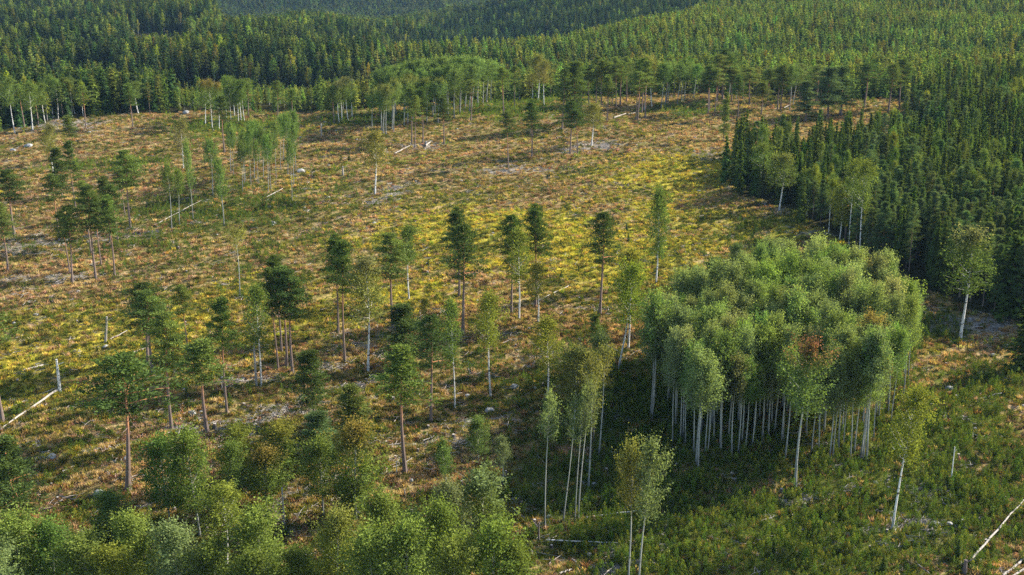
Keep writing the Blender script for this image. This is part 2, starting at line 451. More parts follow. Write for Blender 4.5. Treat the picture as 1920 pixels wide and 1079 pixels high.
def gen_broad(seed, H=18.0, cb=0.5, width=2.4, nb=30, twigs=5, per=26, leaf=0.30, up=0.9, droop=0.0, rad=0.15, shape='oval',
              bend=0.012, limbs=True, airy=0.25, lean=0.0, spray=(0.26, 0.62)):
    """broadleaved crown: limbs carry sprays of leaves that point up (aspen) or hang (birch)"""
    r = np.random.default_rng(seed); T = Geo(); C = Geo()
    at = stem(T, r, H, rad, bend, hmax=0.94, lean=lean, sides=7, top=0.12)
    for k in range(nb):
        s = (k + r.uniform(0, 1)) / nb
        q = cb + (0.96 - cb) * s
        if shape == 'oval': prof = math.sin(math.pi * min(1, (s + .30) / 1.32) ** 0.9) ** 0.6
        elif shape == 'dome': prof = (1 - s ** 2.4) ** 0.5
        elif shape == 'narrow': prof = (0.65 + .35 * math.sin(math.pi * s)) * (1 - s ** 4) ** .5
        else: prof = (1 - s) ** 0.6
        Lb = width * max(prof, .16) * r.uniform(.62, 1.12)
        az = k * 2.399 + r.normal(0, .45); el = up * (0.45 + 0.75 * s) + r.normal(0, .14)
        d = np.array([math.cos(az) * math.cos(el), math.sin(az) * math.cos(el), math.sin(el)])
        hz = Lb / max(0.35, math.cos(min(el, 1.2)))
        hz = min(hz, Lb * 1.7, (1.0 - q) * H * 1.3 + 0.8)
        p0 = at(max(0.05, q - 0.05 - 0.03 * (1 - s))); p1 = p0 + d * hz
        if limbs: limb(T, p0, p1, rad * 0.30 * (1.2 - s), -0.04 * hz, 0.85)
        for j in range(twigs):
            w = 0.30 + 0.70 * (j + r.uniform(0.2, 1)) / twigs
            pc = p0 + (p1 - p0) * w + r.normal(0, 1, 3) * np.array([.30, .30, .22]) * (0.4 + Lb * .28)
            n = int(per * r.uniform(.5, 1.4) * (1 - airy * r.uniform(0, 1)))
            if n < 2: continue
            ax = unit(np.array([d[0] * .55, d[1] * .55, 0.9 if not droop else -droop]) + r.normal(0, .22, 3))
            tt = r.normal(0, 1, n) * spray[1]
            off = ax * tt[:, None] + r.normal(0, spray[0], (n, 3)) * (1.15 - 0.25 * np.clip(tt / spray[1], -1, 1))[:, None]
            dirs = np.tile(ax, (n, 1)) * .6
            lv = np.clip(r.uniform(.15, .85) + r.normal(0, .2, n), 0, 1)
            P = pc + off
            ofn = off / max(spray[0], .2) * .35
            rand_leaves(C, r, P, dirs, leaf, np.clip((P[:, 2] / H - cb) / (1 - cb), 0, 1), lv, 0.8, wr=.68, face=ofn + d * [.55, .55, 0] + [0, 0, .25 + .35 * s], fj=.42)
    return T, C

SHAPES = {}
def reg(kind, gens, bark, leafm, H):
    """meshes of a kind: separate stem and crown, and one mesh of both for woods"""
    out = []
    for i, (T, C) in enumerate(gens):
        tm = T.mesh(kind + "_stem", [bark]); cm = C.mesh(kind + "_foliage", [leafm])
        J = Geo()
        for G, mi in ((T, 0), (C, 1)):
            for V, F, h, l in zip(G.V, G.F, G.hn, G.lv):
                J.V.append(V); J.F.append(F + (J.n if False else 0)); J.hn.append(h); J.lv.append(l); J.mi.append(np.full(len(F), mi))
        # indices: F already carries the offset inside its own Geo
        nT = T.n
        J.F = [F for F in T.F] + [F + nT for F in C.F]
        jm = J.mesh(kind + "_whole", [bark, leafm])
        out.append((tm, cm, jm))
    SHAPES[kind] = (out, H)

reg('pine', [gen_pine(1, .57, 2.5, 30, 66, gappy=.15), gen_pine(2, .61, 2.2, 26, 66, gappy=.1), gen_pine(3, .54, 2.3, 32, 62, shape=1, gappy=.15), gen_pine(4, .62, 2.7, 24, 66, gappy=.35),
             gen_pine(5, .52, 2.4, 32, 62, gappy=.35), gen_pine(6, .59, 2.1, 28, 66, shape=1, gappy=.25), gen_pine(7, .56, 2.6, 26, 70, shape=0, gappy=.3), gen_pine(8, .62, 2.4, 25, 70, shape=1, gappy=.2)], M_PINE, M_NEEDLE, 18.0)
reg('low_pine', [gen_pine(11, .22, 2.6, 52, 74, H=16.0, shape=1), gen_pine(12, .28, 2.5, 46, 74, H=16.0, shape=1, gappy=.15), gen_pine(13, .16, 2.3, 54, 70, H=16.0, shape=1)], M_PINE, M_NEEDLE, 16.0)
reg('spruce', [gen_spruce(21, width=2.3), gen_spruce(22, width=2.0), gen_spruce(23, width=2.7, whorl=24), gen_spruce(24, width=1.6), gen_spruce(25, width=2.3, whorl=28)], M_SPRUCE, M_NEEDLE, 16.0)
reg('birch', [gen_broad(31, cb=.50, width=2.6, nb=30, droop=.7, up=1.0, per=52, leaf=.235, airy=.3, spray=(.24, .5)),
              gen_broad(32, cb=.46, width=2.3, nb=32, droop=.7, up=1.0, per=46, leaf=.235, airy=.4, spray=(.24, .5), lean=.02),
              gen_broad(33, cb=.54, width=2.5, nb=28, droop=.5, up=1.1, per=52, leaf=.235, airy=.3),
              gen_broad(34, cb=.34, width=2.1, nb=40, droop=.9, up=.9, per=52, leaf=.235, airy=.3, shape='narrow')], M_BIRCH, M_LEAF, 18.0)
reg('aspen', [gen_broad(41, cb=.63, width=2.2, nb=26, up=1.05, per=46, leaf=.235, spray=(.21, .78)),
              gen_broad(42, cb=.67, width=2.0, nb=24, up=1.05, per=46, leaf=.235, lean=.015),
              gen_broad(43, cb=.59, width=2.3, nb=30, up=1.0, per=43, leaf=.235, spray=(.21, .78)),
              gen_broad(44, cb=.50, width=1.9, nb=30, up=1.0, per=43, leaf=.235, shape='narrow', lean=-.015, spray=(.21, .78)),
              gen_broad(45, cb=.74, width=1.9, nb=20, up=1.05, per=34, leaf=.235, airy=.4, spray=(.22, .5)),
              gen_broad(46, cb=.72, width=2.1, nb=18, up=.95, per=30, leaf=.235, airy=.55, spray=(.24, .5), lean=.01),
              gen_broad(47, cb=.60, width=2.9, nb=36, up=.95, per=44, leaf=.235, shape='dome', spray=(.26, .62)),
              gen_broad(48, cb=.64, width=2.7, nb=34, up=1.0, per=44, leaf=.235, shape='dome', spray=(.26, .62), lean=.012),
              gen_broad(49, cb=.56, width=2.8, nb=36, up=.95, per=42, leaf=.235, shape='oval', spray=(.26, .6), airy=.35)], M_ASPEN, M_LEAF, 18.0)
reg('leafy', [gen_broad(51, H=14, cb=.20, width=2.9, nb=46, twigs=6, up=.85, per=46, leaf=.235, shape='dome', rad=.14, spray=(.24, .8)),
              gen_broad(52, H=14, cb=.28, width=2.7, nb=42, twigs=6, up=.9, per=46, leaf=.235, shape='oval', rad=.14, spray=(.24, .8)),
              gen_broad(53, H=14, cb=.16, width=2.6, nb=46, twigs=6, up=.95, per=46, leaf=.235, shape='dome', rad=.13, spray=(.24, .8)),
              gen_broad(54, H=14, cb=.34, width=2.6, nb=40, twigs=6, up=.9, per=46, leaf=.235, shape='oval', rad=.14, airy=.4, spray=(.24, .8))], M_ASPEN, M_LEAF, 14.0)
# light forms for the woods behind
reg('far_spruce', [gen_spruce(61, width=2.6, whorl=15, per=9, leaf=1.1, lod=1), gen_spruce(62, width=2.3, whorl=14, per=9, leaf=1.1, lod=1), gen_spruce(63, width=2.7, whorl=15, per=9, leaf=1.1, lod=1, pw=.55),
                   gen_spruce(64, width=3.0, whorl=14, per=10, leaf=1.1, lod=1, cb=.12, pw=.6), gen_spruce(65, width=3.1, whorl=13, per=9, leaf=1.2, lod=1, pw=.75)], M_SPRUCE, M_NEEDLE, 16.0)
reg('far_broad', [gen_broad(71, cb=.35, width=2.6, nb=16, twigs=4, per=9, leaf=.75, limbs=False, spray=(.4, .7)),
                  gen_broad(72, cb=.42, width=2.4, nb=16, twigs=4, per=9, leaf=.75, limbs=False, spray=(.4, .7)),
                  gen_broad(73, cb=.30, width=2.3, nb=18, twigs=4, per=8, leaf=.75, limbs=False, shape='narrow', spray=(.4, .7))], M_BIRCH, M_LEAF, 18.0)
reg('far_pine', [gen_pine(81, .4, 2.3, 20, 24, leaf=.85), gen_pine(82, .5, 2.2, 18, 24, leaf=.85), gen_pine(83, .3, 2.2, 22, 24, leaf=.85, shape=1)], M_PINE, M_NEEDLE, 18.0)

# ------------------------------------------------------------------ objects
def setp(o, label=None, cat=None, group=None, kind=None):
    if label: o['label'] = label
    if cat: o['category'] = cat
    if group: o['group'] = group
    if kind: o['kind'] = kind

def tinted(base, var=0.12, r=RNG):
    c = np.array(base) * (1 + r.normal(0, var)) * (1 + r.normal(0, var * .5, 3))
    return np.clip(c, 0.004, 0.9)

TINT = {
    'pine': (0.130, 0.175, 0.046), 'dark_pine': (0.078, 0.118, 0.034), 'blue_pine': (0.105, 0.155, 0.062),
    'spruce': (0.072, 0.106, 0.026), 'birch': (0.165, 0.190, 0.034), 'green_birch': (0.120, 0.170, 0.042), 'olive_birch': (0.185, 0.185, 0.048),
    'ochre': (0.21, 0.215, 0.055), 'aspen': (0.130, 0.195, 0.055), 'pale_aspen': (0.160, 0.205, 0.080), 'yellow_aspen': (0.17, 0.165, 0.04),
    'leafy': (0.132, 0.182, 0.040), 'deep_leafy': (0.090, 0.150, 0.036), 'red': (0.21, 0.075, 0.045), 'orange': (0.23, 0.155, 0.04),
    'brown': (0.175, 0.165, 0.07), 'yellow': (0.22, 0.20, 0.035),
}

def place_tree(kind, name, x, y, h, wscale, tint, tint_top=None, label=None, cat='tree', group=None, var=None, whole=False, lean=0.0, rz=None):
    forms, H = SHAPES[kind]
    if var is None and kind == 'aspen': var = RNG.integers(4)
    i = (RNG.integers(len(forms)) if var is None else var) % len(forms)
    tm, cm, jm = forms[i]
    z = float(Z(x, y))
    rz = RNG.uniform(0, 6.28) if rz is None else rz
    sc = (h / H * wscale, h / H * wscale, h / H)
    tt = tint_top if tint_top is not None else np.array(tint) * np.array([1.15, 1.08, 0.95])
    if whole:
        o = bpy.data.objects.new(name, jm); parts = [o]
    else:
        o = bpy.data.objects.new(name, None); o.empty_display_size = 0.5
        t = bpy.data.objects.new("trunk", tm); c = bpy.data.objects.new("crown", cm)
        COL.objects.link(t); COL.objects.link(c); t.parent = o; c.parent = o
        parts = [c]
    o.location = (x, y, z - 0.05); o.scale = sc; o.rotation_euler = (0, 0, rz)
    if lean:
        o.rotation_mode = 'XYZ'
        o.rotation_euler = (0, lean, 0) if True else o.rotation_euler
    for p in parts:
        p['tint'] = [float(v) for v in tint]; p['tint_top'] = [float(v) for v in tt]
    setp(o, label, cat, group)
    COL.objects.link(o)
    return o

# base width of each kind's crown (full, metres, at its own height) used to fit the widths read off the photo
random.seed(11)
WID = {'pine': 3.6, 'low_pine': 4.2, 'spruce': 3.8, 'birch': 4.3, 'aspen': 4.2, 'leafy': 4.9}
NAME = {'pine': 'pine_tree', 'low_pine': 'pine_tree', 'spruce': 'spruce_tree', 'birch': 'birch_tree', 'aspen': 'aspen_tree', 'leafy': 'aspen_tree'}
CAT = {'pine': 'pine tree', 'low_pine': 'pine tree', 'spruce': 'spruce tree', 'birch': 'birch tree', 'aspen': 'aspen tree', 'leafy': 'aspen tree'}
OCC = []      # where trees stand

def tree_px(kind, xb, yb, yt, w, label, tint=None, top=None, var=None, group=None, xt=None):
    x, y = hit(xb, yb)
    z = float(Z(x, y))
    h = height_at(y, yt, z)
    _, _, dep = project(x, y, z + h * .7)
    H = SHAPES[kind][1]
    wm = w * dep / FPX
    ws = wm / (WID[kind] * h / H)
    ws = min(max(ws, .5), 2.3)
    t = tinted(TINT[tint or kind] if (tint or kind) in TINT else TINT['pine'], .08)
    tt = None if top is None else TINT[top]
    lean = 0
    if xt is not None: lean = math.atan2((xt - xb) * dep / FPX, h)
    lean += random.gauss(0, .012)
    OCC.append((x, y))
    g = group
    return place_tree(kind, NAME[kind], x, y, h, ws, t, tt, label, CAT[kind], g, var, lean=lean)

# ------------------------------------------------------------------ trees left standing in the clearing
# kind, foot x, foot y, top y, crown width (photo pixels), label, options
TREES = [
 ('pine', 5, 790, 555, 72, "tall pine with a full crown at the picture edge above the fallen white trunk", dict(tint='pine', var=1)),
 ('pine', 240, 920, 668, 106, "broad crowned pine with an orange upper stem standing alone above the boulders", dict(tint='dark_pine', var=3, xt=252)),
 ('pine', 322, 805, 590, 64, "slim pine with a straight grey stem beside the strip of pale brushwood", dict(tint='pine', var=0)),
 ('pine', 389, 812, 635, 76, "pine with bright orange stem and ragged crown behind small aspens", dict(tint='pine', var=5)),
 ('pine', 278, 688, 530, 64, "larger of two pines growing close together on the yellow green slope", dict(tint='dark_pine', var=4)),
 ('pine', 287, 702, 548, 60, "smaller of two pines growing close together, its stem orange", dict(tint='pine', var=0)),
 ('pine', 353, 668, 533, 32, "very thin pine with a small round crown behind the twin pines", dict(tint='pine', var=1)),
 ('pine', 426, 775, 555, 48, "narrow dark pine with a tall bare grey stem between the orange pine and the snag", dict(tint='dark_pine', var=5)),
 ('pine', 522, 693, 500, 36, "thinnest stem in the tight group of four dark pines", dict(tint='dark_pine', var=1)),
 ('pine', 528, 659, 478, 44, "rearmost pine of the tight group of four, its top above the others", dict(tint='dark_pine', var=2)),
 ('pine', 538, 687, 497, 52, "pine with a leaning orange brown stem in the tight group of four", dict(tint='dark_pine', var=1, xt=546)),
 ('pine', 549, 701, 508, 54, "nearest pine of the tight group of four, with a grey stem", dict(tint='dark_pine', var=0)),
 ('pine', 634, 627, 438, 44, "dark pine behind the one beside the white stemmed birch", dict(tint='dark_pine', var=2)),
 ('pine', 647, 678, 448, 48, "tall dark pine next to the white stemmed birch with the brownish crown", dict(tint='dark_pine', var=5)),
 ('birch', 690, 697, 475, 72, "tall birch with a bright white stem and a wide brownish olive crown", dict(tint='olive_birch', top='brown', var=0)),
 ('pine', 737, 615, 440, 56, "pine with a red brown stem behind the olive birch", dict(tint='pine', var=0)),
 ('birch', 767, 562, 420, 48, "sparse grey green birch behind the pine with the red brown stem", dict(tint='green_birch', var=2)),
 ('pine', 861, 557, 388, 46, "spire topped dark pine overlapped by a taller lit pine", dict(tint='dark_pine', var=2)),
 ('pine', 868, 628, 420, 62, "tall pine with a bare red brown stem in the middle of the slope", dict(tint='dark_pine', var=4)),
 ('pine', 959, 586, 402, 46, "dark pine standing close behind a yellow green birch", dict(tint='dark_pine', var=4)),
 ('birch', 973, 601, 425, 56, "yellow green birch with a slim white stem between two dark pines", dict(tint='birch', var=1)),
 ('pine', 1004, 575, 382, 46, "bushy dark pine with an orange stem behind a low yellowish birch", dict(tint='dark_pine', var=2)),
 ('birch', 1009, 602, 490, 46, "low thin birch with yellowish leaves under the bushy dark pine", dict(tint='birch', top='yellow', var=1)),
 ('pine', 1125, 590, 397, 54, "upright dark pine with a bare brown stem alone on the yellow green ground", dict(tint='dark_pine', var=4)),
 ('birch', 1230, 530, 348, 46, "lone birch with a long slender white stem and hanging narrow crown", dict(tint='green_birch', var=3)),
 ('birch', 1160, 692, 487, 66, "yellow green birch with a forked dark grey stem beside the aspen stand", dict(tint='birch', var=0, xt=1180)),
 ('birch', 1178, 652, 462, 58, "thin yellowish birch just behind the forked one beside the aspen stand", dict(tint='birch', top='yellow', var=1)),
 ('birch', 920, 745, 545, 58, "yellow green birch with a straight pale grey stem and oval crown in mid slope", dict(tint='birch', var=2)),
 ('birch', 853, 765, 555, 44, "grey green slender birch with a pale stem near the dark bushy pines", dict(tint='green_birch', var=1)),
 ('birch', 797, 616, 560, 20, "thin half grown birch behind the yellow green oval one", dict(tint='birch', var=2)),
 ('low_pine', 763, 690, 568, 74, "low dense dark pine with branches nearly to the ground", dict(tint='dark_pine', var=0)),
 ('pine', 808, 790, 590, 58, "dark pine with a bare stem just beside the low dense one", dict(tint='dark_pine', var=4)),
 ('pine', 760, 885, 645, 80, "tall pine with dead twigs on its bare brown stem", dict(tint='pine', var=5)),
 ('pine', 754, 787, 672, 50, "grey stemmed pine hidden behind the tall one with dead twigs", dict(tint='dark_pine', var=0)),
 ('low_pine', 590, 790, 655, 62, "bushy pine branched low down above the young aspens", dict(tint='dark_pine', var=1)),
 ('low_pine', 660, 845, 722, 68, "rounded bright green pine standing behind the orange tinted aspen", dict(tint='pine', var=2)),
 ('low_pine', 600, 880, 770, 66, "bluish green pine rising behind the low leafy aspens", dict(tint='blue_pine', var=1)),
 ('low_pine', 32, 990, 815, 88, "large dark spreading pine rising out of the bushes at the picture corner", dict(tint='dark_pine', var=0)),
 ('birch', 490, 725, 530, 52, "sparse crowned birch with a forked grey stem next to the broken dead stem", dict(tint='green_birch', var=1)),
 ('aspen', 450, 557, 420, 40, "lone birch like stem, white and tall, with a thin faded crown in mid slope", dict(tint='olive_birch', var=5, xt=447)),
 # group of pines on the far slope
 ('pine', 27, 440, 320, 50, "dark wide crowned pine above the strip of grey debris near the picture edge", dict(tint='dark_pine', var=0)),
 ('pine', 15, 508, 380, 40, "lighter green narrow pine near the picture edge below the dark wide one", dict(tint='pine', var=2)),
 ('pine', -6, 345, 262, 42, "pine half cut by the picture edge on the upper slope", dict(tint='pine', var=1)),
 ('birch', 103, 338, 230, 34, "brownish thin birch with a white stem above the pine group", dict(tint='olive_birch', top='brown', var=2)),
 ('pine', 136, 300, 216, 26, "bright green cone shaped pine, highest up the slope of its group", dict(tint='pine', var=2)),
 ('pine', 142, 390, 262, 26, "narrow pine with a long orange stem below the cone shaped one", dict(tint='dark_pine', var=5)),
 ('pine', 151, 393, 300, 16, "thin young pine with a bare orange stem beside the longer one", dict(tint='pine', var=1)),
 ('low_pine', 117, 375, 275, 38, "dark dense pine with low branches in the upper pine group", dict(tint='dark_pine', var=0)),
 ('pine', 112, 452, 325, 38, "round topped pine below the dark dense one in the pine group", dict(tint='dark_pine', var=1)),
 ('pine', 131, 512, 398, 30, "rear of two pines standing one before the other at the foot of the pine group", dict(tint='dark_pine', var=1)),
 ('pine', 136, 530, 385, 40, "front of two pines standing one before the other at the foot of the pine group", dict(tint='pine', var=4)),
 ('pine', 180, 523, 350, 44, "tall dark pine in the middle of the cluster of six pines", dict(tint='dark_pine', var=0)),
 ('pine', 171, 478, 338, 34, "pale green pine behind the middle of the cluster of six", dict(tint='pine', var=1)),
 ('pine', 190, 497, 368, 26, "thinnest pine of the cluster of six", dict(tint='pine', var=5)),
 ('pine', 215, 517, 365, 34, "slim light green pine with a straight stem at the edge of the cluster of six", dict(tint='pine', var=2)),
 ('pine', 207, 455, 330, 34, "rear pine of the cluster of six, half hidden by the slim one", dict(tint='dark_pine', var=2)),
 ('pine', 222, 460, 345, 30, "short pine at the back of the cluster of six", dict(tint='dark_pine', var=1)),
 ('pine', 245, 428, 283, 44, "pine with an even round crown and grey stem rising above the cluster of six", dict(tint='pine', var=0)),
 ('pine', 235, 410, 318, 26, "thin pine close beside the round crowned one", dict(tint='dark_pine', var=1)),
 ('aspen', 322, 428, 305, 28, "aspen with a white stem, one of two side by side above the green scrub", dict(tint='green_birch', var=0)),
 ('aspen', 337, 425, 315, 26, "whiter and shorter of the two side by side stems above the green scrub", dict(tint='green_birch', var=1)),
 ('aspen', 362, 412, 258, 24, "tall narrow aspen leafy almost to its foot beside the pale birch", dict(tint='aspen', var=3)),
 ('birch', 344, 318, 222, 32, "birch with a brown thinning top and a bright white stem on the upper slope", dict(tint='brown', top='olive_birch', var=1)),
 ('aspen', 399, 372, 260, 32, "small crowned aspen between the narrow one and the aspen row", dict(tint='aspen', var=0)),
 ('aspen', 420, 423, 292, 32, "nearest aspen of the aspen row, leafy down to half its height", dict(tint='aspen', var=3)),
 ('pine', 421, 285, 178, 30, "dark layered pine rising behind the aspen row", dict(tint='dark_pine', var=5)),
 # single trees of the upper slope
 ('birch', 703, 365, 243, 48, "lone birch with a bright white stem in a ring of stones on the upper slope", dict(tint='olive_birch', var=0)),
 ('pine', 953, 317, 208, 26, "small crowned thin pine, one of two with long shadows on the upper slope", dict(tint='dark_pine', var=1)),
 ('pine', 997, 297, 186, 30, "taller of the two thin pines with long shadows on the upper slope", dict(tint='dark_pine', var=2)),
 ('pine', 1069, 287, 190, 34, "dark pine in front of the round olive birch on the upper slope", dict(tint='dark_pine', var=4)),
 ('pine', 1083, 289, 205, 26, "short thin pine touching the round olive birch", dict(tint='dark_pine', var=1)),
 ('birch', 1109, 273, 192, 42, "round olive birch with a short white stem standing in grey debris", dict(tint='olive_birch', var=0)),
 ('low_pine', 1078, 240, 113, 50, "tallest and darkest pine of the upper slope, leafy to half its height", dict(tint='dark_pine', top='pine', var=1)),
 ('pine', 1054, 243, 128, 30, "pale green pine behind the tallest dark one", dict(tint='pine', var=4)),
 ('pine', 772, 270, 160, 28, "brownish green pine before the far aspen grove", dict(tint='pine', var=2)),
 ('pine', 778, 278, 178, 24, "short pine beside the brownish one before the far aspen grove", dict(tint='pine', var=4)),
 ('pine', 793, 272, 163, 28, "dark narrow pine before the far aspen grove", dict(tint='dark_pine', var=2)),
 ('pine', 832, 272, 178, 26, "dark thin stemmed pine just beyond the narrow one before the far aspen grove", dict(tint='dark_pine', var=2)),
 ('pine', 883, 225, 150, 26, "bare stemmed pine at the edge of the far aspen grove", dict(tint='pine', var=3)),
 ('pine', 944, 217, 125, 30, "pine with a bushy crown between the far aspen grove and the tall birch", dict(tint='pine', var=1)),
 ('low_pine', 1356, 265, 172, 18, "small thin pine in front of the dark spruces at the wood's corner", dict(tint='pine', var=2)),
 ('pine', 1328, 212, 125, 24, "thin dark pine on the far edge of the clearing beyond the small thin one", dict(tint='dark_pine', var=0)),
 ('pine', 1383, 222, 140, 22, "narrow dark pine with a long stem on the far edge just beyond the spruces", dict(tint='dark_pine', var=2)),
 ('pine', 1344, 192, 102, 30, "pine with an orange stem and round crown on the far edge", dict(tint='pine', var=3)),
 ('pine', 1355, 186, 93, 38, "biggest dark crowned pine with orange stem on the far edge", dict(tint='dark_pine', var=0)),
 ('low_pine', 1510, 228, 150, 40, "grey green open pine with low branches behind the spruces", dict(tint='blue_pine', var=0)),
 ('low_pine', 1552, 222, 124, 52, "grey green broad tree, nearer half of a merged pair behind the spruces", dict(tint='blue_pine', var=1)),
 ('low_pine', 1576, 215, 122, 54, "grey green broad tree, farther half of a merged pair behind the spruces", dict(tint='blue_pine', var=0)),
 ('pine', 1619, 203, 118, 38, "pine with an orange bare stem near a round bush on the far edge", dict(tint='dark_pine', var=3)),
 ('pine', 1665, 212, 120, 34, "open crowned pine on the far edge near where the two woods meet", dict(tint='pine', var=4)),
 ('pine', 1686, 206, 112, 34, "dark pine with a reddish stem at the point where the two woods meet", dict(tint='dark_pine', var=0)),
 # edge of the wood on the right
 ('birch', 1461, 395, 286, 52, "birch with a white stem standing just before the dark spruce edge", dict(tint='green_birch', top='olive_birch', var=0)),
 ('birch', 1574, 452, 342, 38, "birch leafy to the ground at the corner of the spruce edge", dict(tint='birch', var=3)),
 ('birch', 1800, 637, 423, 86, "large birch with a white spotted stem alone between the wood and the aspen stand", dict(tint='green_birch', top='brown', var=0)),
 ('spruce', 1888, 590, 432, 70, "large dark spruce at the wood's edge beside the large birch", dict(tint='spruce', var=2)),
 ('spruce', 1916, 700, 560, 60, "dark spruce cut by the picture edge below the large spruce", dict(tint='spruce', var=0)),
 # slender aspens of the lower slope
 ('aspen', 1022, 992, 730, 46, "slender aspen with a small crown on a long straight white stem, alone", dict(tint='pale_aspen', var=4)),
 ('aspen', 1056, 977, 735, 40, "slender aspen with a curved leaning stem beside the close pair", dict(tint='pale_aspen', var=5, xt=1072)),
 ('aspen', 1078, 978, 722, 34, "thinner stem of the close pair of slender aspens", dict(tint='pale_aspen', var=4, xt=1090)),
 ('aspen', 1084, 975, 712, 44, "thicker stem of the close pair of slender aspens", dict(tint='pale_aspen', var=4, xt=1096)),
 ('aspen', 1103, 921, 662, 52, "tall aspen with a grey stem behind the close pair", dict(tint='yellow_aspen', var=5)),
 ('aspen', 1123, 857, 640, 46, "grey stemmed aspen with thin ochre leaves behind the slender ones", dict(tint='yellow_aspen', top='ochre', var=5)),
 ('pine', 1113, 830, 700, 34, "short brown stemmed pine among the slender aspens", dict(tint='pine', var=1)),
 ('birch', 1027, 745, 592, 60, "light yellow green birch with a bent stem in mid slope above the slender aspens", dict(tint='birch', var=1)),
 ('birch', 1075, 815, 645, 74, "ochre tinted bushy birch in mid slope", dict(tint='olive_birch', top='ochre', var=0)),
 ('birch', 1098, 790, 655, 60, "ochre birch overlapping the bushy one", dict(tint='olive_birch', top='ochre', var=2)),
 ('leafy', 1124, 715, 622, 50, "round blue green young aspen behind the ochre birches", dict(tint='pale_aspen', var=0)),
 ('low_pine', 1116, 655, 590, 26, "small young pine at the foot of the upright dark pine", dict(tint='pine', var=1)),
 ('aspen', 1176, 1112, 826, 60, "yellowish aspen with a slim white stem and spreading top, one of a tall pair", dict(tint='yellow_aspen', top='ochre', var=0, xt=1170)),
 ('aspen', 1196, 1122, 820, 66, "silvery green aspen with visible pale limbs, other of the tall pair", dict(tint='pale_aspen', var=2, xt=1212)),
 ('birch', 1673, 992, 720, 74, "leaning grey stemmed birch with a yellow green crown in the low scrub", dict(tint='birch', var=2, xt=1700)),
 ('aspen', 1491, 915, 633, 84, "aspen with a red top standing in front of the aspen stand", dict(tint='aspen', top='red', var=2)),
 # leafy trees in the near corner
 ('leafy', 320, 992, 818, 84, "dark green leafy aspen with a dark stem above the dry ground", dict(tint='deep_leafy', var=3)),
 ('leafy', 375, 1005, 806, 84, "leafy aspen with a light top between the dark green one and the pointed one", dict(tint='leafy', var=3)),
 ('leafy', 437, 965, 828, 56, "blue green pointed young aspen in the row of leafy trees", dict(tint='aspen', var=1)),
 ('leafy', 446, 905, 796, 70, "yellow green loose birch like aspen at the back of the leafy row", dict(tint='birch', var=0)),
 ('leafy', 500, 955, 838, 76, "round aspen with an orange tinted top in the leafy row", dict(tint='leafy', top='orange', var=1)),
 ('leafy', 530, 895, 790, 76, "bright yellow green aspen behind the orange topped round one", dict(tint='leafy', top='yellow', var=0)),
 ('birch', 425, 1075, 902, 86, "thin leaved birch with a visible white stem in front of the leafy row", dict(tint='birch', var=0)),
 ('leafy', 490, 1130, 950, 108, "large full aspen near the lower picture edge in front of the thin leaved birch", dict(tint='leafy', var=0)),
 ('leafy', 606, 965, 822, 72, "dark leafy aspen beside the large orange tinted one", dict(tint='leafy', var=3)),
 ('leafy', 668, 975, 790, 92, "large aspen with a wide orange yellow tinted top", dict(tint='leafy', top='orange', var=1)),
 ('low_pine', 651, 970, 896, 48, "small dark green pine at the foot of the large orange tinted aspen", dict(tint='dark_pine', var=2)),
 ('leafy', 210, 1010, 925, 82, "low round light green bush tree on the dry ground", dict(tint='aspen', var=2)),
 ('leafy', 40, 1110, 962, 112, "pale green leafy tree filling the lower picture corner", dict(tint='leafy', var=0)),
 ('leafy', 102, 1115, 980, 96, "dark toned leafy bush tree between the corner tree and the next", dict(tint='deep_leafy', var=2)),
 ('leafy', 165, 1130, 1002, 100, "light green leafy tree by the lower picture edge under the low round bush tree", dict(tint='leafy', var=0)),
 ('leafy', 335, 1145, 985, 104, "tall light green aspen top by the lower picture edge, beside the fallen white branch", dict(tint='pale_aspen', var=2)),
 ('leafy', 405, 1150, 1015, 90, "aspen top by the lower picture edge just beyond the tall light green one", dict(tint='leafy', var=0)),
 ('leafy', 560, 1140, 1030, 80, "low aspen by the lower picture edge beside the large full one", dict(tint='leafy', var=2)),
 ('leafy', 636, 1150, 955, 84, "yellow tinted birch like tree by the lower picture edge", dict(tint='birch', top='ochre', var=1)),
 ('leafy', 720, 1100, 925, 92, "tall pointed aspen at the back of the dense near thicket", dict(tint='leafy', var=2)),
 ('leafy', 700, 1190, 990, 104, "front aspen of the dense near thicket, beside the yellow tinted tree", dict(tint='leafy', var=0)),
 ('leafy', 765, 1185, 975, 96, "aspen in the middle of the dense near thicket", dict(tint='leafy', var=1)),
 ('leafy', 832, 1150, 942, 90, "aspen with several pointed tops in the dense near thicket", dict(tint='leafy', var=2)),
 ('leafy', 902, 1045, 882, 104, "largest round aspen, standing at the back of the dense near thicket", dict(tint='leafy', top='pale_aspen', var=0)),
 ('leafy', 922, 1200, 978, 112, "wide aspen at the dark ground end of the near thicket", dict(tint='leafy', var=1)),
 ('leafy', 968, 1205, 1022, 80, "lowest outermost aspen of the near thicket", dict(tint='leafy', var=2)),
 ('leafy', 850, 1215, 1012, 100, "front aspen of the near thicket below the several pointed tops", dict(tint='leafy', var=0)),
 ('leafy', 255, 1110, 965, 92, "deep green rounded bush tree between the corner trees and the fallen white branch", dict(tint='leafy', var=2)),
 ('leafy', 5, 1150, 1015, 100, "lowest corner tree, pale green and cut by two picture edges", dict(tint='pale_aspen', var=0)),
 ('leafy', 220, 1160, 1030, 96, "yellowish green low bush tree on the lower picture edge", dict(tint='birch', var=2)),
 ('leafy', 480, 1190, 1032, 96, "low aspen top on the lower picture edge under the large full one", dict(tint='leafy', var=1)),
 ('leafy', 780, 1090, 960, 74, "small pointed aspen at the back of the near thicket beside the tall one", dict(tint='aspen', var=2)),
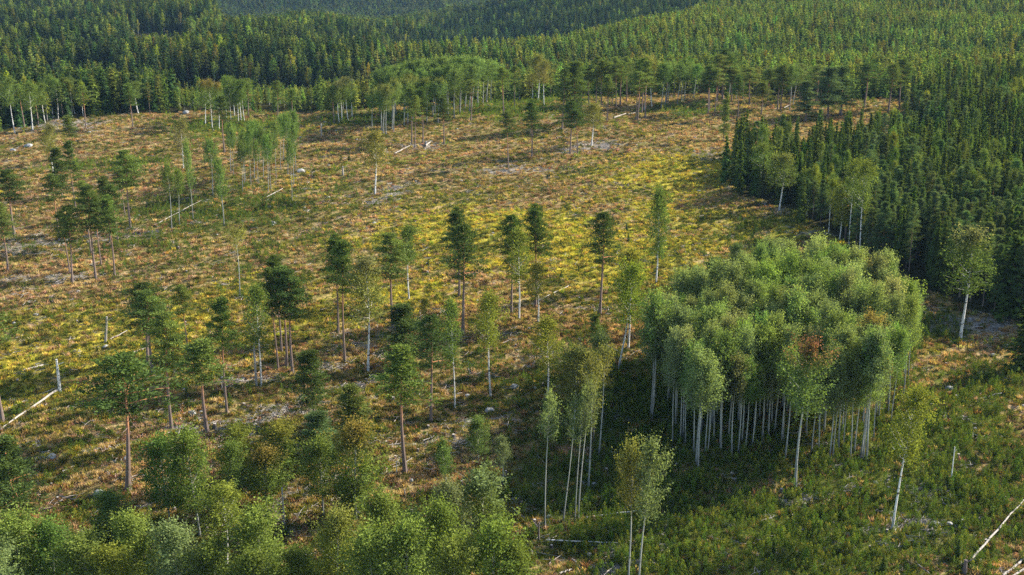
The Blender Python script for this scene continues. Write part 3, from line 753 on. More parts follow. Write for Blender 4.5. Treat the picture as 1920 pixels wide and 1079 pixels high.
 ('leafy', 845, 1075, 905, 76, "upright light green aspen between the tall pointed and the largest round one", dict(tint='pale_aspen', var=2)),
 ('leafy', 640, 1080, 985, 70, "low green aspen behind the yellow tinted birch like tree", dict(tint='leafy', var=3)),
 ('aspen', 838, 938, 818, 42, "young aspen with a short crown and thin straight stem above the near thicket", dict(tint='aspen', var=3)),
 ('leafy', 897, 872, 782, 46, "young oval aspen on the mossy slope above the near thicket", dict(tint='aspen', var=3)),
 ('aspen', 943, 905, 815, 42, "pale young aspen with a thin white stem at the edge of the shaded ground", dict(tint='pale_aspen', var=3)),
 ('aspen', 1222, 785, 545, 66, "dark twin stemmed aspen at the near corner of the aspen stand", dict(tint='aspen', var=0)),
 ('low_pine', 1338, 600, 480, 46, "pine sticking out behind the aspen stand", dict(tint='dark_pine', var=1)),
 ('birch', 1290, 655, 505, 74, "yellow green birch joined to the back of the aspen stand", dict(tint='birch', var=0)),
 ('leafy', 1378, 505, 456, 30, "low grey green bush tree behind the aspen stand", dict(tint='blue_pine', var=0)),
 ('leafy', 1416, 520, 470, 34, "low light green bush tree behind the aspen stand near the fallen pole", dict(tint='aspen', var=1)),
 ('leafy', 1900, 470, 400, 30, "blue green young tree against the dark wood", dict(tint='aspen', var=1)),
]
for (k, xb, yb, yt, w, lab, op) in TREES:
    tree_px(k, xb, yb, yt, w, lab, **op)

# groups whose members nothing tells apart 
def row_of(kind, pts, label, group, tint, w, top=None):
    for (xb, yb, yt) in pts:
        tree_px(kind, xb, yb, yt + random.uniform(-4, 4), w * random.uniform(.75, 1.1), label, tint=tint, top=top, group=group, var=random.randrange(3) if kind != 'pine' else random.randrange(8))
random.seed(5)
row_of('aspen', [(433,325,228),(438,330,236),(455,360,262),(461,340,240),(471,352,236),(477,335,222),(487,305,228),(494,335,242),(503,362,250),(508,355,238),
                 (518,335,225),(526,318,215),(548,378,262),(551,350,230),(555,322,206),(540,330,212),(459,345,250),(532,300,210),(484,350,262),(545,300,205)],
       "slim pale stemmed aspen in the loose aspen row on the far slope", "aspens of the loose row on the far slope", 'aspen', 22)
row_of('birch', [(5,232,150),(28,250,145),(61,242,150),(85,232,158),(99,222,140),(109,222,148),(259,212,150),(140,213,148)],
       "pale stemmed birch at the wood's edge above the grey debris", "birches at the wood's edge above the grey debris", 'green_birch', 34)
row_of('pine', [(161,242,160),(249,240,158),(127,216,150),(72,236,160),(46,240,156),(180,210,150)],
       "thin pine with a bare stem at the wood's edge by the upper slope", "thin pines at the wood's edge by the upper slope", 'pine', 26)
row_of('birch', [(385,236,150),(398,240,147),(411,241,155)],
       "birch with an orange tinted thin top on the far edge of the clearing", "orange tinted birches on the far edge", 'green_birch', 26, top='orange')
row_of('birch', [(425,228,140),(433,226,138),(447,228,150),(452,226,148),(458,226,150),(440,222,140)],
       "pale thin birch in the close birch clump on the far edge", "birch clump on the far edge", 'green_birch', 26)
row_of('pine', [(466,220,150),(521,227,152),(627,230,158),(549,215,165),(400,218,168)],
       "single open crowned pine on the far edge of the clearing", "single pines on the far edge", 'pine', 26)
row_of('birch', [(636,230,148),(641,226,150),(653,228,142),(660,222,150)],
       "white stemmed birch in the small clump before the aspen grove", "small birch clump before the aspen grove", 'green_birch', 30, top='brown')
row_of('aspen', [(716,246,160),(719,250,166),(724,252,158),(735,244,152),(738,247,150),(758,238,146),(765,232,140),(821,232,146),(774,226,140),(800,228,150),(812,218,152),(698,240,170)],
       "pale aspen in the front row of the far aspen grove", "front aspens of the far aspen grove", 'aspen', 34, top='yellow_aspen')
far_grove = [(712,212,130),(728,210,125),(742,214,122),(757,212,118),(770,210,116),(785,212,113),(798,208,112),(812,206,110),(826,208,108),(838,204,108),
             (850,204,106),(862,206,108),(872,202,106),(884,204,108),(896,198,110),(905,197,112),(912,192,112),(921,191,118),(735,222,134),(765,224,130),
             (788,222,126),(815,218,122),(840,216,120),(862,214,118),(880,212,118),(852,222,132)]
row_of('aspen', far_grove, "round crowned aspen in the dense far aspen grove", "aspens of the dense far aspen grove", 'aspen', 42)
row_of('pine', [(1128,197,112),(1140,198,116),(1155,201,108),(1163,197,112),(1175,192,104),(1138,229,136),(1104,198,120),(1090,200,125),(1118,196,108),(965,205,122),(1148,196,118),(1250,192,118)],
       "tall thin pine in the row along the far edge", "row of thin pines along the far edge", 'pine', 26)
row_of('pine', [(1192,224,128),(1195,226,134),(1203,213,110),(1210,222,108),(1198,208,112)],
       "dark pine in the tight pine clump beside the fallen poles", "tight pine clump beside the fallen poles", 'pine', 28)
row_of('birch', [(1009,190,104),(998,186,135),(1020,199,112),(1208,206,106),(1222,200,110)],
       "birch with a long white stem and olive crown on the far edge", "long stemmed birches on the far edge", 'olive_birch', 34, top='ochre')
row_of('birch', [(1428,368,270),(1512,404,312),(1612,478,300),(1592,462,300)],
       "light green birch mixed into the dark spruces along the wood's edge", "birches along the spruce edge", 'green_birch', 40, top='birch')
row_of('aspen', [(1240,202,118),(1247,198,122),(1252,195,120),(1270,196,115),(1278,190,113),(1284,188,118),(1300,185,122),(1380,186,125),(1366,184,122),(1480,206,118),(1486,200,122)],
       "light green round aspen on the far edge of the clearing", "light green aspens on the far edge", 'aspen', 32)
row_of('pine', [(1330,206,118),(1427,216,150),(1458,206,122),(1463,208,118),(1405,196,130),(1340,212,130),(1372,190,128),(1393,186,126),(1440,190,125),(1530,190,118),(1500,186,116)],
       "thin pine with a narrow crown on the far edge before the young wood", "thin pines before the young wood", 'pine', 28)

# ------------------------------------------------------------------ the dense aspen stand
front = [(1220,781),(1225,775),(1261,831),(1285,830),(1305,872),(1309,886),(1327,850),(1338,830),(1350,835),(1372,855),(1384,850),(1397,845),(1410,840),(1429,825),(1440,815),
         (1465,830),(1472,860),(1521,855),(1534,858),(1555,862),(1561,862),(1572,840),(1581,840),(1594,862),(1602,850),(1614,858),(1619,860),(1625,862),(1638,825),(1670,795)]
def in_poly(px, py, poly):
    px = np.asarray(px); py = np.asarray(py); c = np.zeros(px.shape, bool); n = len(poly)
    for i in range(n):
        x1, y1 = poly[i]; x2, y2 = poly[(i + 1) % n]
        if y1 == y2: continue
        c ^= ((y1 > py) != (y2 > py)) & (px < (x2 - x1) * (py - y1) / (y2 - y1) + x1)
    return c
STAND = [(1225,770),(1262,825),(1310,865),(1400,838),(1470,845),(1530,845),(1640,820),(1690,775),(1705,715),(1660,660),(1560,628),(1470,622),(1370,655),(1290,690),(1240,730)]
sw = [hit(*p) for p in STAND]
xs = [p[0] for p in sw]; ys = [p[1] for p in sw]
pts = []
for gx in np.arange(min(xs), max(xs), 3.5):
    for gy in np.arange(min(ys), max(ys), 3.8):
        x = gx + RNG.uniform(-1.2, 1.2); y = gy + RNG.uniform(-1.3, 1.3)
        if bool(in_poly(x, y, sw)): pts.append((x, y))
for p in front: pts.append(hit(*p))
STAND_PTS = pts
for i, (x, y) in enumerate(pts):
    px, py, _ = project(x, y, float(Z(x, y)))
    ed = min(1.0, min(math.hypot(x - a, y - b) for a, b in sw) / 14.0)
    h = RNG.uniform(15.0, 21.0) + 2.6 * ed + 2.0 * (float(fbm(x / 7, y / 7, 91, 2)) - .5)
    red = (px > 1600 and RNG.uniform() < .22)
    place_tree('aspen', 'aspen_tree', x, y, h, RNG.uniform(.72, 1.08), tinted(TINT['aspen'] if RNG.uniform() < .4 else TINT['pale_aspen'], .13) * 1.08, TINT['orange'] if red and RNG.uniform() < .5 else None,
               "tall pale stemmed aspen inside the dense aspen stand", 'aspen tree', "aspens of the dense aspen stand", var=6 + int(RNG.integers(3)))
    OCC.append((x, y))

# ------------------------------------------------------------------ ground sheet
BLOBS = {  # photo position, radii, strength; kinds: g scrub green, y yellow green, d debris, o rust moss
 'g': [(430,237,130,20,1),(210,312,130,12,.8),(420,395,190,46,.8),(800,192,150,12,1),(950,192,140,9,1),(1290,207,70,12,1),(660,340,70,30,.5),(250,470,200,40,.35),(1240,980,330,130,1.1),
       (1500,1000,260,130,1.1),(1700,880,230,150,1),(1830,760,110,90,.8),(1130,800,130,60,.8),(1850,960,90,60,.7),(1060,900,120,90,.8),(1700,700,80,60,.8),(1900,850,90,90,.7),(2050,900,160,160,.7),(1600,1120,400,60,.8),(2000,700,120,60,.5),(450,1070,560,80,.8),(1750,610,70,50,.9),(700,220,120,12,.8),(1560,195,130,6,.7),
       (1420,440,120,40,.4),(120,215,120,8,.5),(1000,700,120,50,.35),(560,470,120,40,.35),(900,700,200,60,.3),(1300,760,300,130,.9)],
 'y': [(1150,480,220,60,.9),(870,430,180,60,.8),(1320,320,200,36,.8),(700,565,130,40,.7),(240,640,240,80,.75),(60,700,170,80,.8),(600,600,90,40,.6),(1460,430,110,30,.8),
       (430,560,120,40,.6),(1010,440,120,50,.8),(560,350,90,30,.4),(1550,470,90,24,.8),(1250,400,150,50,.6),(480,240,140,16,.5),(1190,560,80,30,.5),(60,860,90,40,.4),(1720,640,60,40,.3)],
 'd': [(95,232,100,11,1),(170,240,60,7,.6),(400,790,130,14,.8),(540,700,80,10,.7),(970,684,40,9,.8),(865,795,42,12,.8),(1810,610,70,24,.9),(1690,1010,80,20,.9),(1175,1035,45,26,.8),
       (700,675,40,9,.8),(700,735,60,14,.6),(1120,275,70,7,.8),(790,845,50,22,.5),(620,780,60,16,.4),(70,455,110,16,.6),(260,440,50,10,.7),(40,530,90,14,.6),(750,280,60,8,.7),
       (960,318,80,9,.7),(700,368,40,14,.8),(1545,900,40,14,.8),(1780,910,50,20,.5),(300,850,80,24,.5),(590,925,50,16,.7),(590,905,30,12,.7),(1100,585,40,8,.6),(250,885,60,30,.4),
       (1500,390,60,10,.6),(1540,440,50,8,.5),(700,640,60,14,.4),(1180,740,60,14,.4),(560,1010,40,20,.6),(1340,290,40,10,.5),(480,770,70,14,.6)],
 'o': [(1150,620,130,40,.8),(880,590,90,30,.7),(660,690,160,36,.7),(1030,600,90,40,.6),(200,880,220,60,.5),(1560,800,120,50,.35),(1850,700,90,60,.35),(560,640,100,30,.4),(960,800,200,60,.45),
       (1070,285,120,20,.3),(1760,1020,140,40,.25),(150,480,200,60,.3)],
}
WB = {}
for k, L in BLOBS.items():
    WB[k] = []
    for (px, py, rx, ry, s) in L:
        x, y = hit(px, py)
        xr, _ = hit(px + rx, py)
        _, ya = hit(px, py - ry); _, yb2 = hit(px, py + ry)
        WB[k].append((x, y, abs(xr - x), abs(ya - yb2) / 2, s))

def zones(x, y):
    out = {}
    ru, rw = rows(x, y); du = (fbm(ru / 26, rw / 7, 41, 3) - .5) * 44; dw = (fbm(ru / 20, rw / 8, 51, 3) - .5) * 10
    wx = x + du * FX - dw * FY; wy = y + du * FY + dw * FX
    for k, L in WB.items():
        v = np.zeros(x.shape)
        for (bx, by, rx, ry, s) in L:
            q = ((wx - bx) / rx) ** 2 + ((wy - by) / ry) ** 2
            v = np.maximum(v, s * np.exp(-0.9 * q ** 1.3))
        out[k] = v
    return out

# wood edges on the ground
EDGE_PX = [(-260,262),(-100,256),(0,250),(60,238),(110,224),(230,214),(400,210),(640,212),(700,205),(800,196),(900,190),(1000,188),(1200,181),(1280,178),(1440,180),(1560,190),(1660,187),(1730,192),(1800,195)]
EW = [hit(*p) for p in EDGE_PX]
EX = np.array([p[0] for p in EW]); EY = np.array([p[1] for p in EW])
def edge_y(x): return np.interp(x, EX, EY)
RIGHT_PX = [(1368,322),(1388,368),(1440,382),(1500,396),(1572,452),(1640,490),(1720,540),(1840,590),(1990,620),(2300,640),(2600,300),(2200,178),(1760,180),(1712,232),(1660,272),(1500,288),(1392,292)]
RW = [hit(*p) for p in RIGHT_PX]

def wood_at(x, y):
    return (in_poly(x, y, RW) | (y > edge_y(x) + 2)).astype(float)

dd = np.concatenate([np.arange(70, 620, 1.15), 620 * (1.012 ** np.arange(1, 185))])
uu = np.linspace(-1, 1, 561); uu = np.sign(uu) * (np.abs(uu) ** 1.25) * 0.95
X, Y = np.meshgrid(uu, dd); X = X * Y
zz = Z(X, Y)
V = np.stack([X, Y, zz], -1).reshape(-1, 3)
nr, nc = X.shape
i = np.arange(nr - 1)[:, None] * nc + np.arange(nc - 1)[None, :]
F = np.stack([i, i + 1, i + nc + 1, i + nc], -1).reshape(-1, 4)
zo = zones(X.ravel(), Y.ravel())
zc = np.stack([zo['g'], zo['y'], zo['d'], zo['o']], -1)
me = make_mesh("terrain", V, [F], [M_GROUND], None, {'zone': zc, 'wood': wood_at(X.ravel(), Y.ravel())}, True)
terrain = bpy.data.objects.new("terrain", me); COL.objects.link(terrain); terrain['kind'] = 'structure'

# ------------------------------------------------------------------ scattering of what nobody could count
def scatter(name, forms, P, S, R, I, tint, top, label, cat, kind='stuff'):
    """one object: a point cloud whose points carry a form each"""
    n = len(P)
    me = bpy.data.meshes.new(name + "_points")
    me.vertices.add(n); me.vertices.foreach_set('co', np.asarray(P, np.float32).ravel())
    def fa(k, a, t, d):
        at = me.attributes.new(k, t, 'POINT'); at.data.foreach_set(d, a)
    fa('s', np.asarray(S, np.float32).ravel(), 'FLOAT_VECTOR', 'vector')
    fa('r', np.asarray(R, np.float32).ravel(), 'FLOAT_VECTOR', 'vector')
    fa('i', np.asarray(I, np.int32), 'INT', 'value')
    fa('tint', np.concatenate([tint, np.ones((n, 1))], 1).astype(np.float32).ravel(), 'FLOAT_COLOR', 'color')
    fa('tint_top', np.concatenate([top, np.ones((n, 1))], 1).astype(np.float32).ravel(), 'FLOAT_COLOR', 'color')
    o = bpy.data.objects.new(name, me); COL.objects.link(o)
    c = bpy.data.collections.new(name + "_forms")
    for k, m in enumerate(forms):
        fo = bpy.data.objects.new("%s_form_%02d" % (name, k), m); c.objects.link(fo)
    g = bpy.data.node_groups.new(name + "_growth", 'GeometryNodeTree')
    g.interface.new_socket('Geometry', in_out='INPUT', socket_type='NodeSocketGeometry')
    g.interface.new_socket('Geometry', in_out='OUTPUT', socket_type='NodeSocketGeometry')
    gi = g.nodes.new('NodeGroupInput'); go = g.nodes.new('NodeGroupOutput')
    ci = g.nodes.new('GeometryNodeCollectionInfo'); ci.inputs['Collection'].default_value = c
    ci.inputs['Separate Children'].default_value = True; ci.inputs['Reset Children'].default_value = True
    ip = g.nodes.new('GeometryNodeInstanceOnPoints'); ip.inputs['Pick Instance'].default_value = True
    def na(k, t):
        q = g.nodes.new('GeometryNodeInputNamedAttribute'); q.data_type = t; q.inputs['Name'].default_value = k
        return q.outputs[0]
    g.links.new(gi.outputs[0], ip.inputs['Points']); g.links.new(ci.outputs[0], ip.inputs['Instance'])
    g.links.new(na('i', 'INT'), ip.inputs['Instance Index'])
    g.links.new(na('r', 'FLOAT_VECTOR'), ip.inputs['Rotation']); g.links.new(na('s', 'FLOAT_VECTOR'), ip.inputs['Scale'])
    g.links.new(ip.outputs[0], go.inputs[0])
    mod = o.modifiers.new("growth", 'NODES'); mod.node_group = g
    setp(o, label, cat, None, kind)
    return o

# ------------------------------------------------------------------ the woods
def frame_ok(x, y, z, m=110, top=30):
    px, py, d = project(x, y, z)
    _, pt, _ = project(x, y, z + 18)
    return (px > -m) & (px < 1920 + m) & (py > -top) & (pt < 1140)

def grid(x0, x1, y0, y1, s, jit=.45):
    gx = np.arange(x0, x1, s); gy = np.arange(y0, y1, s)
    a, b = np.meshgrid(gx, gy); a = a.ravel(); b = b.ravel()
    a = a + RNG.uniform(-jit, jit, a.shape) * s; b = b + RNG.uniform(-jit, jit, b.shape) * s
    return a, b

W = []   # x, y, h, species, tint key, in which wood
def species(x, y, table, seed, scale=38):
    """species drifts with place: table of (key, tint, share)"""
    u = np.clip(0.5 + (fbm(x / scale, y / scale, seed, 2) - .5) * 1.7, 0, 1) * .55 + RNG.uniform(0, 1, x.shape) * .45
    o = np.argsort(np.argsort(u)) / max(1, len(u))
    cum = np.cumsum([t[2] for t in table]); cum = cum / cum[-1]
    return np.searchsorted(cum, o, side='right').clip(0, len(table) - 1)

def add_wood(x, y, hs, table, seed, zone, ws=1.0, scale=38):
    k = species(x, y, table, seed, scale)
    z = Z(x, y)
    hn = (fbm(x / 30, y / 30, seed + 5, 2) - .5)
    h = hs[0] + (hs[1] - hs[0]) * np.clip(RNG.beta(2.5, 2.2, x.shape) + hn * .8, 0, 1)
    for a, b, c, d, q in zip(x, y, z, h, k):
        W.append((a, b, c, d, table[q][0], table[q][1], zone, ws * (table[q][3] if len(table[q]) > 3 else 1)))

# 1 the mature wood on the right
x, y = grid(55, 330, 240, 640, 4.0)
m = in_poly(x + (fbm(x / 9, y / 9, 61, 2) - .5) * 18, y + (fbm(x / 9, y / 9, 62, 2) - .5) * 18, RW) & frame_ok(x, y, Z(x, y), 260)
x, y = x[m], y[m]
px, py, _ = project(x, y, Z(x, y))
lowpart = (py > 400) & (px > 1640)
T1 = [('spruce', 'spruce', 6), ('birch', 'green_birch', 1.1, .75), ('spruce', 'spruce2', 2), ('pine', 'blue_pine', 1.2, .85), ('low_pine', 'blue_pine', .8, .8), ('birch', 'birch', .5, .8)]
T1b = [('low_pine', 'blue_pine', 3, .85), ('spruce', 'spruce', 3), ('pine', 'blue_pine', 2, .85), ('birch', 'green_birch', .5, .8)]
add_wood(x[~lowpart], y[~lowpart], (8, 18.5), T1, 101, 'near', 1.0, 26)
add_wood(x[lowpart], y[lowpart], (12, 18.5), T1b, 102, 'near', 1.0, 26)
# 2 the young wood on the hill
x, y = grid(-120, 560, 520, 1500, 5.0)
yc = np.interp(x, [-160, -79, -20, 35, 131, 400, 1500], [770, 790, 822, 858, 985, 1600, 3400])
m = (y > edge_y(x) + 4) & (~in_poly(x, y, RW)) & (y < yc + 70) & (x > -85 + 10 * (fbm(y / 30, x / 30, 9) - .5)) & frame_ok(x, y, Z(x, y), 60, 40)
x, y = x[m], y[m]
T2 = [('far_spruce', 'young', 5, .95), ('far_broad', 'birch', .5, .7), ('far_spruce', 'young2', 4, .95), ('far_pine', 'pine', 1.2, .9), ('far_broad', 'green_birch', .5, .7)]
add_wood(x, y, (7.5, 13.5), T2, 111, 'hill', 1.2, 45)
# 3 left slope below the clearing
x, y = grid(-640, -60, 480, 1750, 5.0)
px, py, _ = project(x, y, Z(x, y))
gap = ((px - 290) / 70) ** 2 + ((py - 80) / 16) ** 2 < 1
gap |= ((px - 140) / 90) ** 2 + ((py - 142) / 13) ** 2 < RNG.uniform(.7, 1.2, px.shape)
young = (px > 330) & (y < 760) & (px < 900)
m = (y > edge_y(x) + 3) & (x <= -85 + 10 * (fbm(y / 30, x / 30, 9) - .5)) & frame_ok(x, y, Z(x, y), 60, 40) & ~gap
a = m & young & (RNG.uniform(0, 1, px.shape) < .95)
T3 = [('far_spruce', 'young', 4), ('far_broad', 'birch', 1.2, .8), ('far_spruce', 'young2', 3), ('far_broad', 'green_birch', 1.5, .8)]
add_wood(x[a], y[a], (5.5, 10), T3, 121, 'young', 1.05, 20)
b = m & ~young
T4 = [('far_spruce', 'old_spruce', 5), ('far_broad', 'birch', 1.0, .8), ('far_spruce', 'spruce2', 2.5), ('far_pine', 'pine', 2), ('far_broad', 'green_birch', 1.4, .85), ('far_spruce', 'old_spruce', 3)]
add_wood(x[b], y[b], (11, 18), T4, 131, 'left', 1.05, 42)
# 4 dark hillside beyond the valley
x, y = grid(-200, 760, 800, 1800, 6.0)
yc = np.interp(x, [-160, -79, -20, 35, 131, 400, 1500], [770, 790, 822, 858, 985, 1600, 3400])
m = (x > -95) & (y > yc + 70) & frame_ok(x, y, Z(x, y), 60, 60)
add_wood(x[m], y[m], (13, 19), [('far_spruce', 'old_spruce', 5), ('far_broad', 'green_birch', 1.0, .85), ('far_spruce', 'spruce', 3), ('far_spruce', 'old_spruce', 3)], 141, 'valley', 1.1, 40)
# 5 distant hill
x, y = grid(-1300, 500, 1780, 3900, 9.0)
m = frame_ok(x, y, Z(x, y), 40, 60)
add_wood(x[m], y[m], (15, 20), [('far_spruce', 'spruce', 6), ('far_spruce', 'spruce2', 3)], 151, 'distant', 2.1, 90)

TINT['old_spruce'] = (0.046, 0.080, 0.028)
TINT['spruce2'] = (0.095, 0.130, 0.028)
TINT['young'] = (0.140, 0.200, 0.050)
TINT['young2'] = (0.190, 0.225, 0.048)

# the largest of the mature wood stand as trees of their own, 300 at most of a kind in all
have = {'spruce': 0, 'pine': 0, 'birch': 0}
for o in COL.objects:
    for k in have:
        if o.name.startswith(k + '_tree'): have[k] += 1
near = [w for w in W if w[6] == 'near']
def pxh(w):
    p = project(w[0], w[1], w[2]); q = project(w[0], w[1], w[2] + w[3])
    return (p[1] - q[1]) if (-20 < p[0] < 1940) else -1
single = set()
for fam, kinds in (('spruce', ('spruce',)), ('pine', ('pine', 'low_pine')), ('birch', ('birch',))):
    c = sorted([w for w in near if w[4] in kinds], key=pxh, reverse=True)
    for w in c[:max(0, 298 - have[fam])]:
        if pxh(w) > 0: single.add(id(w))
LB = {'spruce': ("dark narrow spruce inside the mature wood beside the clearing", "spruces of the mature wood beside the clearing"),
      'pine': ("blue green pine inside the mature wood beside the clearing", "pines of the mature wood beside the clearing"),
      'low_pine': ("blue green pine inside the mature wood beside the clearing", "pines of the mature wood beside the clearing"),
      'birch': ("leafy birch growing among the spruces of the mature wood", "birches of the mature wood beside the clearing")}
for w in near:
    if id(w) in single:
        k = w[4]
        place_tree(k, NAME[k], w[0], w[1], w[3], w[7] * RNG.uniform(.85, 1.15), tinted(TINT[w[5]], .13), None, LB[k][0], CAT[k], LB[k][1], whole=True)

def scatter_wood(name, sel, label, cat):
    forms = []; base = {}
    for k in sorted(set(w[4] for w in sel)):
        base[k] = (len(forms), len(SHAPES[k][0]), SHAPES[k][1]); forms += [f[2] for f in SHAPES[k][0]]
    P, S, R, I, T, TT = [], [], [], [], [], []
    for w in sel:
        b, n, H = base[w[4]]
        P.append((w[0], w[1], w[2] - .1)); s = w[3] / H; ws = s ** .75 * w[7] * RNG.uniform(.85, 1.2)
        S.append((ws, ws, s)); R.append((0, 0, RNG.uniform(0, 6.28))); I.append(b + RNG.integers(n))
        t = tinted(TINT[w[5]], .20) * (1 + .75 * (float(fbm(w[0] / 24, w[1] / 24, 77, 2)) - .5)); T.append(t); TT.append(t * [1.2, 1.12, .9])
    scatter(name, forms, np.array(P), np.array(S), np.array(R), np.array(I), np.array(T), np.array(TT), label, cat)
rest = [w for w in near if id(w) not in single]
scatter_wood("mature_wood", rest, "mass of dark spruces, pines and birches of the mature wood behind its front trees", "woodland")
scatter_wood("hill_wood", [w for w in W if w[6] == 'hill'], "young conifer wood covering the hill beyond the clearing", "woodland")
scatter_wood("young_wood", [w for w in W if w[6] == 'young'], "light green thicket of young trees just below the far edge of the clearing", "woodland")
scatter_wood("slope_wood", [w for w in W if w[6] == 'left'], "mixed mature wood on the long slope below the clearing", "woodland")
scatter_wood("valley_wood", [w for w in W if w[6] == 'valley'], "dark conifer wood on the hillside beyond the hidden valley", "woodland")
scatter_wood("distant_wood", [w for w in W if w[6] == 'distant'], "blue hazy conifer wood on the most distant hill", "woodland")
print("woods", len(W), {k: sum(1 for w in W if w[6] == k) for k in ('near', 'hill', 'young', 'left', 'valley', 'distant')})

# ------------------------------------------------------------------ plants of the clearing
def form_grass(seed, n=26, h=.55, sp=.32, w=.05):
    r = np.random.default_rng(seed); C = Geo()
    p = r.normal(0, sp * .6, (n, 3)) * [1, 1, 0]; d = unit(np.concatenate([r.normal(0, .45, (n, 2)), np.ones((n, 1))], 1))
    L = h * r.uniform(.5, 1.2, n)
    C.leaves(p + d * (L / 2)[:, None], d, unit(np.cross(d, unit(r.normal(0, 1, (n, 3))))), L, np.full(n, w * 2.2), r.uniform(0, 1, n), r.uniform(.1, .9, n))
    return C.mesh("grass_tuft", [M_GRASS])
def form_shrub(seed, n=60, R=.5, h=.55, leaf=.16, up=.4):
    r = np.random.default_rng(seed); C = Geo()
    v = unit(r.normal(0, 1, (n, 3))); v[:, 2] = np.abs(v[:, 2])
    rr = r.uniform(.45, 1, n) ** .6
    P = v * rr[:, None] * [R, R, h] + [0, 0, .04]
    rand_leaves(C, r, P, v + [0, 0, up], leaf, v[:, 2], np.clip(r.uniform(.1, .9, n), 0, 1), .8, wr=.7, face=v, fj=.5)
    return C.mesh("shrub", [M_GRASS])
def form_sapling(seed, n=110, H=1.9, R=.55, leaf=.17):
    r = np.random.default_rng(seed); C = Geo()
    t = r.beta(1.4, 1.2, n); az = r.uniform(0, 6.28, n); q = np.sqrt(r.uniform(0, 1, n)) * R * (1.05 - t) ** .7
    k = np.round(az / 1.05) * 1.05 + r.normal(0, .22, n)
    P = np.stack([np.cos(k) * q, np.sin(k) * q, .15 + t * H], 1)
    rand_leaves(C, r, P, np.stack([np.cos(k) * .4, np.sin(k) * .4, np.ones(n)], 1), leaf, t, np.clip(r.uniform(.1, .9, n), 0, 1), .6, wr=.6)
    return C.mesh("sapling", [M_GRASS])
def form_sticks(seed, n=9, L=1.1, R=.018):
    r = np.random.default_rng(seed); T = Geo()
    for k in range(n):
        a = r.uniform(0, 6.28); l = L * r.uniform(.4, 1.3); c = np.array([*r.normal(0, .45, 2), .08 + abs(r.normal(0, .12))])
        d = np.array([math.cos(a), math.sin(a), r.normal(0, .18)]) * l / 2
        T.tube([c - d, c + r.normal(0, .04, 3), c + d], R * r.uniform(.6, 1.8) * np.array([1.1, 1, .5]), 4, [0, .5, 1], cap=False)
    return T.mesh("brushwood", [M_STICK])

GR = [form_grass(201), form_grass(202, h=.75, sp=.25), form_grass(203, n=34, h=.42, sp=.45)]
SH = [form_shrub(211), form_shrub(212, n=70, R=.62, h=.42), form_shrub(213, n=48, R=.4, h=.6)]
SA = [form_sapling(221), form_sapling(222, H=1.5, R=.6), form_sapling(223, n=130, H=2.3, R=.6), form_sapling(224, n=90, H=1.2, R=.5)]
ST = [form_sticks(231), form_sticks(232, n=12, L=.8), form_sticks(233, n=6, L=1.7, R=.03)]

def clearing_points(dens_fn, n_try, ymax=640):
    """random points of the open ground, thinner with distance"""
    u = RNG.uniform(0, 1, n_try)
    y = 118 * (ymax / 118) ** (u ** .76)
    x = RNG.uniform(-1, 1, n_try) * (y * .47 + 22)
    keep = ~(wood_at(x, y) > .5)
    x, y = x[keep], y[keep]
    return x, y

def pal(keys, p, n):
    P = np.array(keys); k = RNG.choice(len(keys), n, p=np.array(p) / sum(p))
    c = P[k] * (1 + RNG.normal(0, .09, (n, 1))) * (1 + RNG.normal(0, .07, (n, 3)))
    return np.clip(c, .005, .8)

x, y = clearing_points(None, 580000)
zo = zones(x, y); nA = fbm(x / 6, y / 6, 301, 3); ru, rw = rows(x, y); nC = fbm(ru / 40, rw / 8, 305, 3); nB = fbm(x / 3, y / 3, 302, 3); u, w = rows(x, y)
row = .5 + .5 * np.sin((w + (fbm(x / 14, y / 14, 11, 2) - .5) * 6) * 2 * math.pi / 3.4)
rnd = RNG.uniform(0, 1, x.shape)
heath = 1 - np.clip(zo['g'] + zo['y'] * .8, 0, 1)
px, py, dep = project(x, y, 0)
upper = np.clip((560 - py) / 250, 0, 1)
# grass tufts
pg = .33 * (.4 + row * .8) * (1 - .88 * zo['g']) * (1 - .8 * zo['d'])
nS = fbm(ru / 11, rw / 1.9, 307, 3)
pg = pg * np.clip((nS - .30) * 3.4, .12, 1.6)
mk = rnd < pg
gx, gy = x[mk], y[mk]; n = len(gx)
mossy = np.clip((nC[mk] - .46) * 5 + .35 * (1 - upper[mk]) , 0, .85)
straw = pal([(.39, .285, .14), (.27, .180, .085), (.27, .140, .07), (.35, .235, .155)], [3.2, 3.2, 1.0, 2.2], n)
yel = pal([(.38, .33, .05), (.26, .26, .04), (.42, .31, .07)], [3, 2, 2], n)
q = np.clip(zo['y'][mk] * 1.25 + (nA[mk] - .5) * 1.2, 0, 1) > RNG.uniform(.15, .85, n)
tg = np.where(q[:, None], yel, straw)
olv = pal([(.10, .11, .025), (.17, .15, .035), (.24, .19, .06)], [1, 1.2, .8], n)
tg = np.where((RNG.uniform(0, 1, n) < .10 + .75 * mossy)[:, None], olv, tg)
tg = tg * (.74 + .50 * np.clip((nS[mk] - .3) * 2.2, 0, 1))[:, None]  # streaks along the furrows: plant tone varies, with shadow streaks tinted in
sc = RNG.uniform(.55, 1.15, n) * (1 + dep[mk] / 900)
scatter("grass", GR, np.stack([gx, gy, Z(gx, gy) - .03], 1), np.stack([sc * 1.15, sc * 1.15, sc * .9], 1), np.stack([np.zeros(n), np.zeros(n), RNG.uniform(0, 6.28, n)], 1),
        RNG.integers(0, 3, n), tg, tg * [1.15, 1.05, .9], "straw coloured and yellow green grass covering the clearing", "grass")
